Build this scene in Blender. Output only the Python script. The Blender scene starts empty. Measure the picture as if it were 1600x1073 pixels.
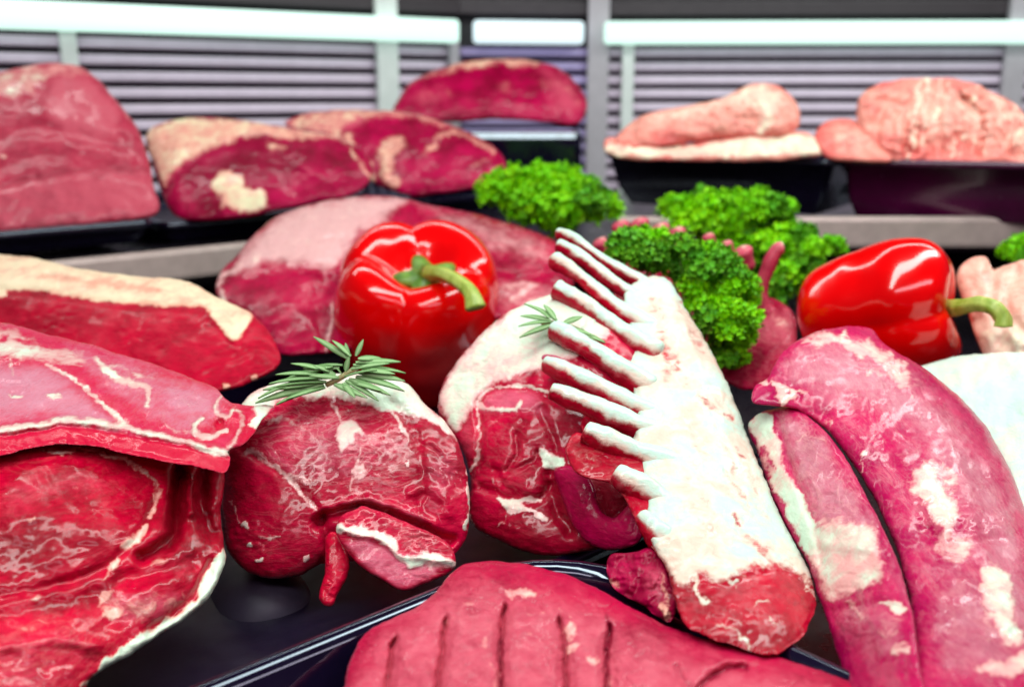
import bpy, bmesh, math, random
import numpy as np
from mathutils import Vector, Matrix
C = bpy.context.scene.collection
R = math.radians
random.seed(7)
rng = np.random.default_rng(11)

# ------------------------------------------------------------------ camera
F = 1555.0; PITCH = R(13.9); CAMH = 0.2
SP, CP = math.sin(PITCH), math.cos(PITCH)
cam = bpy.data.cameras.new('camera'); camo = bpy.data.objects.new('camera', cam); C.objects.link(camo)
cam.sensor_width = 36; cam.lens = 36*F/1600; cam.clip_start = 0.02; cam.clip_end = 50
camo.location = (0, 0, CAMH); camo.rotation_euler = (R(90)-PITCH, 0, 0)
cam.dof.use_dof = True; cam.dof.focus_distance = 0.415; cam.dof.aperture_fstop = 8; cam.dof.aperture_blades = 0
bpy.context.scene.camera = camo
vs = bpy.context.scene.view_settings
vs.view_transform = 'Standard'; vs.look = 'None'; vs.gamma = 1; vs.exposure = 0.08; vs.use_curve_mapping = False
# ------------------------------------------------------------------ world and lamps (indoor chiller case)
w = bpy.data.worlds.new('World'); bpy.context.scene.world = w; w.use_nodes = True
bg = w.node_tree.nodes['Background']; bg.inputs[0].default_value = (1.0, 0.50, 0.85, 1); bg.inputs[1].default_value = 0.055

def area(name, loc, target, sx, sy, power, col):
    l = bpy.data.lights.new(name, 'AREA'); l.shape = 'RECTANGLE'; l.size = sx; l.size_y = sy; l.energy = power; l.color = col
    o = bpy.data.objects.new(name, l); C.objects.link(o); o.location = loc
    o.rotation_euler = (Vector(target)-Vector(loc)).to_track_quat('-Z', 'Y').to_euler()
    return o
area('case_lamp', (0.10, 0.42, 0.62), (0.05, 0.50, 0.0), 1.7, 0.12, 9.6, (0.86, 1.0, 0.95))
area('front_lamp', (0.15, -0.06, 0.50), (0.05, 0.48, 0.02), 1.2, 0.10, 2.5, (1.0, 0.90, 0.98))
area('rear_lamp', (0.05, 1.02, 0.66), (0.05, 1.15, 0.1), 2.0, 0.05, 5.0, (0.92, 1.0, 0.95))

# ------------------------------------------------------------------ helpers
def P(px, py, d):
    x = (np.asarray(px, float)-800)/F; u = -(np.asarray(py, float)-536.5)/F; d = np.asarray(d, float)
    return np.stack([d*x, d*(CP+u*SP), CAMH+d*(-SP+u*CP)], -1)
def Pz(px, py, z):
    u = -(py-536.5)/F
    return P(px, py, (z-CAMH)/(-SP+u*CP))

_perm = np.random.default_rng(3).permutation(256); _perm = np.concatenate([_perm, _perm, _perm])
_g = np.random.default_rng(4).normal(size=(256, 3)); _g /= np.linalg.norm(_g, axis=1)[:, None]
def pn(p):
    p = np.asarray(p, float); i = np.floor(p).astype(int); f = p-i; i &= 255
    u = f*f*f*(f*(f*6-15)+10); out = 0
    for dx in (0, 1):
        for dy in (0, 1):
            for dz in (0, 1):
                h = _perm[_perm[_perm[i[..., 0]+dx]+i[..., 1]+dy]+i[..., 2]+dz] & 255
                g = _g[h]; v = (g*(f-np.array([dx, dy, dz]))).sum(-1)
                out = out + v*(u[..., 0] if dx else 1-u[..., 0])*(u[..., 1] if dy else 1-u[..., 1])*(u[..., 2] if dz else 1-u[..., 2])
    return out*1.6
def fbm(p, o=3):
    a = 0; s = 1.0; p = np.asarray(p, float)
    for k in range(o): a = a+s*pn(p*(2**k)+k*17.3); s *= .5
    return a
def sstep(x, a, b):
    t = np.clip((x-a)/(b-a), 0, 1); return t*t*(3-2*t)
def spline(pts, closed=False, n=6):
    p = np.asarray(pts, float); m = len(p); out = []
    if m < 3: n = max(n, 2)
    rngk = range(m if closed else m-1)
    for k in rngk:
        if closed: a, b, c, d = p[(k-1) % m], p[k], p[(k+1) % m], p[(k+2) % m]
        else: a, b, c, d = p[max(k-1, 0)], p[k], p[k+1], p[min(k+2, m-1)]
        for t in np.arange(n)/n:
            out.append(.5*((2*b)+(-a+c)*t+(2*a-5*b+4*c-d)*t*t+(-a+3*b-3*c+d)*t**3))
    if not closed: out.append(p[-1])
    return np.array(out)
def pdist(q, line, closed=False):
    a = line if closed else line[:-1]; b = np.roll(line, -1, 0) if closed else line[1:]
    best = np.full(len(q), 1e9)
    for s, e in zip(a, b):
        v = e-s; L = (v*v).sum()+1e-9
        t = np.clip(((q-s)@v)/L, 0, 1)
        d = q-s-t[:, None]*v
        np.minimum(best, (d*d).sum(1), out=best)
    return np.sqrt(best)
def inside(q, poly):
    a = poly; b = np.roll(poly, -1, 0); c = np.zeros(len(q), bool)
    for s, e in zip(a, b):
        if s[1] == e[1]: continue
        cr = ((s[1] > q[:, 1]) != (e[1] > q[:, 1])) & (q[:, 0] < (e[0]-s[0])*(q[:, 1]-s[1])/(e[1]-s[1])+s[0])
        c ^= cr
    return c
def sdist(q, poly): return np.where(inside(q, poly), 1, -1)*pdist(q, poly, True)

def tag(o, label=None, cat=None, group=None, kind=None):
    if label: o['label'] = label
    if cat: o['category'] = cat
    if group: o['group'] = group
    if kind: o['kind'] = kind
    return o
def empty(name, loc):
    o = bpy.data.objects.new(name, None); C.objects.link(o); o.location = Vector([float(v) for v in loc]); o.empty_display_size = .01; return o
def link(name, me, mat, parent=None, smooth=True, loc=None):
    o = bpy.data.objects.new(name, me); C.objects.link(o)
    if mat and not me.materials: me.materials.append(mat)
    if smooth: me.polygons.foreach_set('use_smooth', [True]*len(me.polygons))
    if parent is not None: o.parent = parent; o.location = Vector(o.location)
    return o
def mesh_np(name, v, polys, attrs=None):
    """v (N,3); polys: list of (M,k) int arrays"""
    me = bpy.data.meshes.new(name); me.vertices.add(len(v)); me.vertices.foreach_set('co', np.ascontiguousarray(v, np.float32).ravel())
    polys = [p for p in polys if len(p)]
    tot = np.concatenate([np.full(len(p), p.shape[1]) for p in polys]); loops = np.concatenate([p.ravel() for p in polys])
    me.loops.add(len(loops)); me.loops.foreach_set('vertex_index', loops.astype(np.int32))
    me.polygons.add(len(tot)); me.polygons.foreach_set('loop_start', (np.cumsum(tot)-tot).astype(np.int32))
    me.update(calc_edges=True); me.validate()
    for k, a in (attrs or {}).items():
        at = me.attributes.new(k, 'FLOAT', 'POINT'); at.data.foreach_set('value', np.ascontiguousarray(a, np.float32))
    return me
def localise(v, parent):
    o = np.array(parent.location if parent is not None else (0, 0, 0)); return v-o
def base_of(v):
    m = v.mean(0); return np.array([m[0], m[1], v[:, 2].min()])

# ------------------------------------------------------------------ materials
def N(nt, t, **kw):
    n = nt.nodes.new(t)
    for k, v in kw.items(): setattr(n, k, v)
    return n
class G:
    def __init__(s, name):
        s.m = bpy.data.materials.new(name); s.m.use_nodes = True; s.nt = s.m.node_tree; s.b = s.nt.nodes['Principled BSDF']
        s.tc = N(s.nt, 'ShaderNodeTexCoord'); s.c = s.tc.outputs['Object']
    def lk(s, a, b):
        if hasattr(a, 'is_output') or isinstance(a, bpy.types.NodeSocket): s.nt.links.new(a, b)
        else:
            try: b.default_value = a
            except Exception: b.default_value = tuple(a)+(1,)
    def noise(s, scale, det=3, rough=.55, dist=0., vec=None, stretch=None, rot=(0, 0, 0)):
        n = N(s.nt, 'ShaderNodeTexNoise'); n.inputs['Scale'].default_value = scale; n.inputs['Detail'].default_value = det
        n.inputs['Roughness'].default_value = rough; n.inputs['Distortion'].default_value = dist
        v = vec or s.c
        if stretch:
            mp = N(s.nt, 'ShaderNodeMapping'); mp.inputs['Scale'].default_value = stretch; mp.inputs['Rotation'].default_value = rot
            s.nt.links.new(v, mp.inputs[0]); v = mp.outputs[0]
        s.nt.links.new(v, n.inputs['Vector']); return n.outputs['Fac']
    def math(s, op, a, b=0., c=None, clamp=False):
        n = N(s.nt, 'ShaderNodeMath', operation=op); n.use_clamp = clamp
        s.lk(a, n.inputs[0]); s.lk(b, n.inputs[1])
        if c is not None: s.lk(c, n.inputs[2])
        return n.outputs[0]
    def ramp(s, x, a, b, lo=0., hi=1.):
        n = N(s.nt, 'ShaderNodeMapRange'); n.interpolation_type = 'SMOOTHSTEP'
        for k, v in ((0, x), (1, a), (2, b), (3, lo), (4, hi)): s.lk(v, n.inputs[k])
        return n.outputs[0]
    def mix(s, f, a, b):
        n = N(s.nt, 'ShaderNodeMix', data_type='RGBA'); s.lk(f, n.inputs[0]); s.lk(a, n.inputs[6]); s.lk(b, n.inputs[7]); return n.outputs[2]
    def attr(s, name):
        n = N(s.nt, 'ShaderNodeAttribute'); n.attribute_name = name; return n.outputs['Fac']
    def bump(s, h, strength, dist=.001, nrm=None):
        n = N(s.nt, 'ShaderNodeBump'); n.inputs['Strength'].default_value = strength; n.inputs['Distance'].default_value = dist
        s.nt.links.new(h, n.inputs['Height'])
        if nrm: s.nt.links.new(nrm, n.inputs['Normal'])
        return n.outputs[0]
    def set(s, **kw):
        for k, v in kw.items(): s.lk(v, s.b.inputs[k.replace('_', ' ')])
        return s.m

def meat_mat(name, dark, mid, palec, fatc, thinfat, fib=(1, 1, 4), rot=(.3, .5, .2), rough=.33, marble=.0, coat=.45, spec=.08, sss=.05):
    g = G(name)
    big = g.noise(28, 4, .6); fine = g.noise(210, 4, .6, .6, stretch=fib, rot=rot); mid_n = g.noise(75, 4, .6, .8)
    lean = g.mix(g.ramp(g.math('ADD', g.math('MULTIPLY', big, .75), g.math('MULTIPLY', fine, .3)), .32, .70), dark, mid)
    pale = g.ramp(g.math('ADD', g.attr('pale'), g.math('MULTIPLY', g.math('SUBTRACT', g.math('ADD', g.math('MULTIPLY', mid_n, .6), g.math('MULTIPLY', fine, .4)), .5), .95)), .24, 1.0)  # membrane and paler flesh, also wet sheen on upper faces painted as colour
    col = g.mix(pale, lean, palec)
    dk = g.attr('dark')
    col = g.mix(g.ramp(dk, 0, 1, 0, .85), col, dark)  # deep red flesh, with shade also painted into slits and creases
    # veins: thin ridges of noise
    rid = g.math('ABSOLUTE', g.math('SUBTRACT', g.noise(38, 5, .62, 1.2, stretch=fib, rot=rot), .5))
    rid2 = g.math('ABSOLUTE', g.math('SUBTRACT', g.noise(85, 4, .6, 1.0, stretch=fib, rot=rot), .5))
    vein = g.math('MULTIPLY', g.ramp(rid, .040, .0), g.math('ADD', g.attr('vein'), marble), clamp=True)
    vein = g.math('MAXIMUM', vein, g.math('MULTIPLY', g.ramp(rid2, .03, .0), g.math('MULTIPLY', g.math('ADD', g.attr('vein'), marble), .5), clamp=True))
    fa = g.math('ADD', g.attr('fat'), g.math('MULTIPLY', g.math('SUBTRACT', g.noise(130, 6, .68, .9), .5), 1.15))
    fat = g.ramp(fa, .26, .72)
    f = g.math('MAXIMUM', fat, g.math('MULTIPLY', vein, .32))
    fcol = g.mix(g.ramp(g.math('ADD', fa, g.math('MULTIPLY', g.math('SUBTRACT', g.noise(34, 4, .65), .5), 1.9)), .50, 1.25), thinfat, fatc)
    col = g.mix(f, col, fcol)
    h = g.math('ADD', g.math('MULTIPLY', fine, .6), g.math('MULTIPLY', g.noise(650, 3, .6), .25))
    h = g.math('ADD', h, g.math('MULTIPLY', f, .5))
    h = g.math('ADD', h, g.math('MULTIPLY', mid_n, .9))
    bmp = g.bump(h, .42, .0016)
    rg = g.ramp(g.noise(90, 3), .3, .7, rough-.1, rough+.14)
    g.set(Base_Color=col, Roughness=g.math('ADD', rg, g.math('MULTIPLY', fat, .04)), Normal=bmp)
    g.set(Coat_Weight=coat, Coat_Roughness=g.ramp(g.noise(60, 3), .35, .65, .10, .26), Subsurface_Weight=sss, Subsurface_Scale=.004)
    g.b.inputs['Coat Normal'].default_value
    g.b.inputs['Subsurface Radius'].default_value = (1, .3, .25)
    g.b.inputs['Specular IOR Level'].default_value = spec
    return g.m
MINT = (.68, .79, .62); PEACH = (.78, .52, .38); CREAM = (.86, .80, .60)
M = {}
M['lamb'] = meat_mat('lamb_meat', (.22, .0002, .010), (.60, .0006, .042), (.64, .10, .17), MINT, (.84, .46, .44), marble=.03)
M['rack'] = meat_mat('rack_meat', (.22, .0003, .008), (.56, .0006, .026), (.66, .16, .18), (.52, .69, .58), (.70, .50, .40), marble=.01)
M['shoulder'] = meat_mat('shoulder_meat', (.22, .0002, .008), (.62, .0005, .032), (.62, .07, .12), MINT, (.80, .34, .28), marble=.03)
M['beef'] = meat_mat('beef_meat', (.24, .0005, .022), (.48, .0015, .045), (.60, .09, .135), (.76, .74, .56), (.78, .28, .27), marble=.03, rough=.36, coat=.25)
M['beef_dark'] = meat_mat('dark_beef_meat', (.18, .0002, .016), (.50, .0005, .066), (.60, .07, .13), (.86, .77, .50), (.82, .36, .28), marble=.02, rough=.4, coat=.22)
M['fillet'] = meat_mat('fillet_meat', (.24, .0002, .010), (.56, .0004, .028), (.60, .04, .08), (.86, .66, .45), (.80, .36, .26), rough=.40, coat=.15)
M['pork'] = meat_mat('pork_meat', (.34, .001, .06), (.58, .006, .09), (.56, .20, .25), (.62, .72, .56), (.78, .36, .34), marble=.07, fib=(3, 1, 2), rough=.3)
M['veal'] = meat_mat('veal_meat', (.20, .0002, .016), (.54, .0005, .055), (.78, .40, .40), (.84, .80, .62), (.84, .46, .44), rough=.32, coat=.32)
M['membrane'] = meat_mat('membrane_meat', (.52, .002, .03), (.56, .02, .08), (.56, .19, .26), (.62, .74, .58), (.66, .34, .32), marble=.04, fib=(3, 1, 2))
M['pale'] = meat_mat('pale_meat', (.66, .08, .08), (.80, .28, .22), (.84, .52, .40), (.86, .80, .58), (.84, .50, .40), rough=.42, coat=.25)
M['fatslab'] = meat_mat('white_fat', (.70, .34, .36), (.78, .55, .52), (.8, .7, .66), (.54, .70, .61), (.70, .64, .54), rough=.42, coat=.1)

def simple(name, col, rough, metal=0., coat=0., bump=None, spec=.5, var=.15, vs_=60):
    g = G(name); n = g.noise(vs_, 4, .6)
    c2 = tuple(c*(1-var) for c in col)
    g.set(Base_Color=g.mix(g.ramp(n, .3, .7), c2, col), Roughness=g.ramp(g.noise(vs_*1.7, 3), .3, .7, max(rough-.05, .02), rough+.06), Metallic=metal, Coat_Weight=coat)
    g.b.inputs['Specular IOR Level'].default_value = spec
    if bump: g.set(Normal=g.bump(g.noise(bump[0], 3), bump[1], .0006))
    return g.m
M['black'] = simple('black_plastic', (.008, .004, .014), .10, var=.3, coat=.9)
M['black_matte'] = simple('black_tray_floor', (.012, .007, .020), .36, spec=.3, bump=(500, .05), var=.3)
M['black'].node_tree.nodes['Principled BSDF'].inputs['Coat Tint'].default_value = (.62, .72, 1, 1)
M['reflect_black'] = simple('black_plastic_meat_reflection', (.075, .001, .035), .22, var=.5, vs_=14)  # black tray with the meat's magenta reflection put into its colour
M['ridge'] = simple('dull_plastic_lilac_highlight', (.040, .030, .055), .55, var=.2)  # soft lilac highlight of the black tray put into a matte colour
M['steel'] = simple('brushed_steel', (.60, .46, .42), .35, metal=.3, bump=(300, .05))
M['slat'] = simple('grey_slat', (.72, .58, .72), .42, var=.08)
M['slatmid'] = simple('violet_grey_slat', (.46, .36, .66), .4, var=.08)
M['post'] = simple('pale_post', (.80, .85, .82), .4, var=.08)
M['greypost'] = simple('grey_post', (.50, .46, .50), .45, var=.08)
M['wall'] = simple('dark_back_panel', (.010, .006, .010), .5)
M['header'] = simple('brown_grey_header', (.035, .024, .03), .5, var=.1)
M['deck'] = simple('dark_counter_deck', (.012, .008, .014), .3)
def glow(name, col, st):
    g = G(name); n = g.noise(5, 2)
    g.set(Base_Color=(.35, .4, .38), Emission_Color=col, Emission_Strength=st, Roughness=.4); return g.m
M['strip'] = glow('mint_glow_rail', (.68, 1.0, .87), 1.0)  # glow added to the rail, standing in for light it reflects
M['stripmid'] = glow('violet_white_glow_rail', (.75, .92, 1.0), .95)

# ------------------------------------------------------------------ inflated-outline meat builder
def solve_poisson(mask):
    """phi with laplacian -1 (in grid units) inside mask, 0 outside; coarse to fine"""
    lev = [mask]
    while min(lev[-1].shape) > 24:
        m = lev[-1]; h, w_ = m.shape; m = np.pad(m, ((0, h % 2), (0, w_ % 2)))
        lev.append(m.reshape(m.shape[0]//2, 2, m.shape[1]//2, 2).mean((1, 3)) > .5)
    phi = None
    for L in range(len(lev)-1, -1, -1):
        m = lev[L].astype(float)
        if phi is None: phi = np.zeros_like(m); it = 500
        else: phi = np.kron(phi*4, np.ones((2, 2)))[:m.shape[0], :m.shape[1]]*m; it = 70
        phi = np.pad(phi, 1)
        for _ in range(it):
            phi[1:-1, 1:-1] = ((phi[:-2, 1:-1]+phi[2:, 1:-1]+phi[1:-1, :-2]+phi[1:-1, 2:]+1)*.25)*m
        phi = phi[1:-1, 1:-1]
    return phi
def boxblur(a, n):
    for _ in range(n):
        p = np.pad(a, 1, mode='edge'); a = (p[:-2, 1:-1]+p[2:, 1:-1]+p[1:-1, :-2]+p[1:-1, 2:]+p[1:-1, 1:-1])/5
    return a
def depth_fn(spec):
    s = np.array(spec, float)
    if len(s) == 1: return lambda x, y: np.full(np.shape(x), s[0, 2])
    if len(s) == 2:
        v = s[1, :2]-s[0, :2]; L = v@v
        return lambda x, y: s[0, 2]+(s[1, 2]-s[0, 2])*((x-s[0, 0])*v[0]+(y-s[0, 1])*v[1])/L
    A = np.c_[s[:, :2], np.ones(len(s))]; co = np.linalg.lstsq(A, s[:, 2], rcond=None)[0]
    return lambda x, y: co[0]*x+co[1]*y+co[2]
def paint(q, items, warp):
    out = np.zeros(len(q))
    if not items: return out
    z = np.zeros(len(q))
    q1 = q+warp*np.stack([fbm(np.stack([q[:, 0]/26, q[:, 1]/26, z+3.1], 1), 3), fbm(np.stack([q[:, 0]/26, q[:, 1]/26, z+9.7], 1), 3)], 1)
    q1 = q1+.35*warp*np.stack([fbm(np.stack([q[:, 0]/7, q[:, 1]/7, z+1.1], 1), 2), fbm(np.stack([q[:, 0]/7, q[:, 1]/7, z+5.7], 1), 2)], 1)
    for it in items:
        pts = np.asarray(it[1], float); val = it[3] if len(it) > 3 else 1.
        if it[0] == 'p':
            d = sdist(q1, spline(pts, True, 4)); v = sstep(d, -1.7*it[2], 1.7*it[2])
        elif it[0] == 'l':
            d = pdist(q1, spline(pts, False, 5)); v = np.exp(-(d/it[2])**2)
        elif it[0] == 'o':   # ellipse (x,y,rx,ry,rotdeg)
            x, y, rx, ry, ro = it[1]; a = R(ro); dx, dy = q1[:, 0]-x, q1[:, 1]-y
            e = np.hypot((dx*math.cos(a)+dy*math.sin(a))/rx, (-dx*math.sin(a)+dy*math.cos(a))/ry); v = sstep(-e, -1-it[2], -1+it[2])
        if val < 0: out = out*(1-v*(-val))
        else: out = np.maximum(out, v*val)
    return out
def blob_mesh(name, outline, depth, kf=.55, kb=.7, s=3., lump=(6, 60), feats=(), fat=(), pale=(), dark=(), vein=(), cap=None, ragged=1.5, warp=6, seed=0, closed_n=6, off=None, fine=2.0):
    poly = spline(outline, True, closed_n)
    x0, y0 = poly.min(0)-3*s; x1, y1 = poly.max(0)+3*s
    xs = np.arange(x0, x1+s, s); ys = np.arange(y0, y1+s, s)
    X, Y = np.meshgrid(xs, ys); q = np.stack([X.ravel(), Y.ravel()], 1)
    sd = sdist(q, poly)
    if ragged:
        z = np.full(len(q), seed*1.7)
        sd = sd+ragged*(fbm(np.stack([q[:, 0]/40, q[:, 1]/40, z], 1), 3)+.5*pn(np.stack([q[:, 0]/9, q[:, 1]/9, z], 1)))
    sd = sd.reshape(X.shape); sd[0] = sd[-1] = -9; sd[:, 0] = sd[:, -1] = -9
    ins = sd > 0
    phi = solve_poisson(ins)*s*s
    qq = np.where(ins, phi/np.maximum(sd, s*.5), 0)
    wgt = boxblur(ins.astype(float), 6)+1e-6; qq = np.where(ins, boxblur(qq, 6)/wgt, boxblur(qq, 6)/wgt)
    b = np.sqrt(np.maximum(2*qq*np.maximum(sd, 0), 0))
    if cap: b = cap*np.tanh(b/cap)
    # vertices
    idx = -np.ones(X.shape, int); ni = int(ins.sum()); idx[ins] = np.arange(ni)
    vx = X[ins]; vy = Y[ins]; vb = b[ins]
    # edge crossings
    def cross(a, bb, ax, ay, bx, by):
        m = (a > 0) != (bb > 0); t = np.clip(a[m]/(a[m]-bb[m]), .02, .98)
        return m, ax[m]+t*(bx[m]-ax[m]), ay[m]+t*(by[m]-ay[m])
    mh, hx, hy = cross(sd[:, :-1], sd[:, 1:], X[:, :-1], Y[:, :-1], X[:, 1:], Y[:, 1:])
    mv, wx, wy = cross(sd[:-1], sd[1:], X[:-1], Y[:-1], X[1:], Y[1:])
    ih = -np.ones(mh.shape, int); ih[mh] = np.arange(len(hx)); iv = -np.ones(mv.shape, int); iv[mv] = np.arange(len(wx))
    nc = len(hx)+len(wx)
    ih[mh] += 2*ni; iv[mv] += 2*ni+len(hx)
    # cells: corners a(0,0) b(0,1) c(1,1) d(1,0); edges ab=ih[:-1], bc=iv[:,1:], cd=ih[1:], da=iv[:,:-1]
    cor = [ins[:-1, :-1], ins[:-1, 1:], ins[1:, 1:], ins[1:, :-1]]
    ci = [idx[:-1, :-1], idx[:-1, 1:], idx[1:, 1:], idx[1:, :-1]]
    ei = [ih[:-1], iv[:, 1:], ih[1:], iv[:, :-1]]
    code = cor[0]*1+cor[1]*2+cor[2]*4+cor[3]*8
    polys = []
    for cd in range(1, 16):
        m = code == cd
        if not m.any(): continue
        bits = [(cd >> k) & 1 for k in range(4)]
        seqs = []
        if cd in (5, 10):
            for k in range(4):
                if bits[k]: seqs.append([('c', k), ('e', k), ('e', (k-1) % 4)])
        else:
            sq = []
            for k in range(4):
                if bits[k]: sq.append(('c', k))
                if bits[k] != bits[(k+1) % 4]: sq.append(('e', k))
            seqs.append(sq)
        for sq in seqs:
            fr = np.stack([(ci if t == 'c' else ei)[k][m] for t, k in sq], 1)
            bk = np.stack([(ci[k][m]+ni if t == 'c' else ei[k][m]) for t, k in sq], 1)
            polys.append(fr[:, ::-1]); polys.append(bk)
    qf = np.stack([np.r_[vx, vx, hx, wx], np.r_[vy, vy, hy, wy]], 1)
    D = depth_fn(depth)(qf[:, 0], qf[:, 1])
    if off is not None: D = D+off(qf[:, 0], qf[:, 1])
    fatv = np.clip(paint(qf[:ni], fat, warp), 0, 1); edge = np.clip(vb/14, 0, 1)
    nz = np.full(ni, seed*3.3)
    disp = lump[0]*fbm(np.stack([vx/lump[1], vy/lump[1], nz], 1), 3)+.14*lump[0]*fbm(np.stack([vx/14, vy/14, nz+5], 1), 2)
    fo = fbm(np.stack([vx/34+.6*pn(np.stack([vx/20, vy/20, nz+2], 1)), vy/34, nz+11], 1), 3)
    disp = disp+fine*(-1.5*np.exp(-(fo/.10)**2)*sstep(pn(np.stack([vx/60, vy/60, nz+31], 1)), -.1, .4)+.12*fbm(np.stack([vx/9, vy/9, nz+15], 1), 2))
    disp = disp+1.8*fatv
    qi = np.stack([vx, vy], 1)
    qw = qi+3*np.stack([fbm(np.stack([vx/22, vy/22, nz], 1), 2), fbm(np.stack([vx/22, vy/22, nz+7], 1), 2)], 1)
    for ft in feats:
        if ft[0] == 'l': 
            dd_ = ft[3]*np.exp(-(pdist(qw, spline(ft[1], False, 5))/ft[2])**2)
            if len(ft) > 4: dd_ = dd_*sstep(np.hypot(qi[:, 0]-ft[1][0][0], qi[:, 1]-ft[1][0][1]), 0, ft[4])
            disp = disp+dd_
        elif ft[0] == 'o':
            x, y, rx, ry, ro = ft[1]; a = R(ro); dx, dy = qw[:, 0]-x, qw[:, 1]-y
            e = ((dx*math.cos(a)+dy*math.sin(a))/rx)**2+((-dx*math.sin(a)+dy*math.cos(a))/ry)**2
            disp = disp+ft[3]*(np.exp(-e) if ft[2] == 0 else np.sqrt(np.clip(1-e, 0, 1)))
        elif ft[0] == 'p':
            disp = disp+ft[3]*sstep(sdist(qw, spline(ft[1], True, 4)), -ft[2], ft[2])
    fr = kf*vb+disp*edge
    zc = D.copy(); zc[:ni] -= fr*D[:ni]/F; zc[ni:2*ni] += kb*vb*D[ni:2*ni]/F
    v = P(qf[:, 0], qf[:, 1], zc)
    at = {k: paint(qf, it, warp) for k, it in (('fat', fat), ('pale', pale), ('dark', dark), ('vein', vein))}
    return v, polys, at
def meat(name, label, cat, mat, outline, depth, parent=None, root=False, group=None, **kw):
    v, polys, at = blob_mesh(name, outline, depth, **kw)
    if parent is None:
        b = base_of(v)
        if root:   # Empty thing; this blob is its first part
            parent = empty(root, b); tag(parent, label, cat, group)
            o = link(name, mesh_np(name, v-b, polys, at), M[mat], parent); return parent
        o = link(name, mesh_np(name, v-b, polys, at), M[mat]); o.location = Vector(b); tag(o, label, cat, group); return o
    o = link(name, mesh_np(name, localise(v, parent), polys, at), M[mat], parent); 
    if label: o['label'] = label
    return o

def tube_pts(ctr, rad, nu=18, nl=34, flat=1., capr=.5, tall=1.):
    """ctr: (n,3) world points; rad: metres per control; returns v, quads, ring normal, t"""
    c = spline(ctr, False, 12); r = spline(np.c_[rad, rad], False, 12)[:, 0]
    t = np.linspace(0, 1, len(c)); tt = np.linspace(0, 1, nl)
    c = np.stack([np.interp(tt, t, c[:, k]) for k in range(3)], 1); r = np.interp(tt, t, r)
    tan = np.gradient(c, axis=0); tan /= np.linalg.norm(tan, axis=1)[:, None]
    up = np.array([0.05, -.25, 1.]); s = np.cross(tan, up); s /= np.linalg.norm(s, axis=1)[:, None]; u = np.cross(s, tan)
    L = np.linalg.norm(np.diff(c, axis=0), axis=1).sum()
    # round caps
    dist = np.minimum(tt, 1-tt)*L; rr = r*np.sqrt(np.clip(1-(1-np.clip(dist/(r*capr+1e-9), 0, 1))**2, .0004, 1))
    a = np.linspace(0, 2*math.pi, nu, endpoint=False)
    nrm = np.cos(a)[None, :, None]*s[:, None]+np.sin(a)[None, :, None]*u[:, None]
    v = c[:, None]+nrm*rr[:, None, None]*np.where(np.abs(np.sin(a)) > 0, 1, 1)[None, :, None]
    if tall != 1: v = c[:, None]+(np.cos(a)[None, :, None]*s[:, None]+np.sin(a)[None, :, None]*u[:, None]*np.where(np.sin(a) < 0, tall, 1)[None, :, None])*rr[:, None, None]
    i, j = np.meshgrid(np.arange(nl-1), np.arange(nu), indexing='ij'); j2 = (j+1) % nu
    q = np.stack([i*nu+j, (i+1)*nu+j, (i+1)*nu+j2, i*nu+j2], -1).reshape(-1, 4)
    return v, [q, np.array([np.arange(nu)]), np.array([((nl-1)*nu+np.arange(nu))[::-1]])], nrm, tt
def mesh_py(name, verts, faces): 
    me = bpy.data.meshes.new(name); me.from_pydata([tuple(map(float, v)) for v in verts], [], faces); me.update(); return me
def box(cx, cy, cz, sx, sy, sz, bev=0.):
    bm = bmesh.new(); bmesh.ops.create_cube(bm, size=1)
    for v in bm.verts: v.co = Vector((v.co.x*sx, v.co.y*sy, v.co.z*sz))
    if bev: bmesh.ops.bevel(bm, geom=list(bm.edges), offset=bev, segments=2, affect='EDGES', profile=.6)
    for v in bm.verts: v.co += Vector((cx, cy, cz))
    me = bpy.data.meshes.new('box'); bm.to_mesh(me); bm.free(); return me

# ------------------------------------------------------------------ setting: deck, back panels, grilles, shelves
def sheet(name, pts, z, mat, kind='structure', thick=.004):
    bm = bmesh.new(); a = [bm.verts.new((float(p[0]), float(p[1]), z)) for p in pts]; f = bm.faces.new(a); f.normal_update()
    if f.normal.z < 0: f.normal_flip()
    r = bmesh.ops.extrude_face_region(bm, geom=[f]); 
    for g_ in r['geom']:
        if isinstance(g_, bmesh.types.BMVert): g_.co.z -= thick
    bmesh.ops.recalc_face_normals(bm, faces=bm.faces)
    me = bpy.data.meshes.new(name); bm.to_mesh(me); bm.free(); o = link(name, me, M[mat], smooth=False); o['kind'] = kind; return o
sheet('counter_deck', [(-1.6, -.1), (1.6, -.1), (1.6, 1.9), (-1.6, 1.9)], -.03, 'deck')
def seg_frame(a, b):
    a = np.array(a); b = np.array(b); v = b-a; L = np.linalg.norm(v); return a, math.atan2(v[1], v[0]), L
zs = lambda py, d: float(P(800, py, d)[2])
cL = P(-260, 100, 1.03)[:2]; c0 = P(716, 100, 1.40)[:2]; c1 = P(922, 100, 1.43)[:2]; c2 = P(1900, 100, 1.40)[:2]
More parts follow.
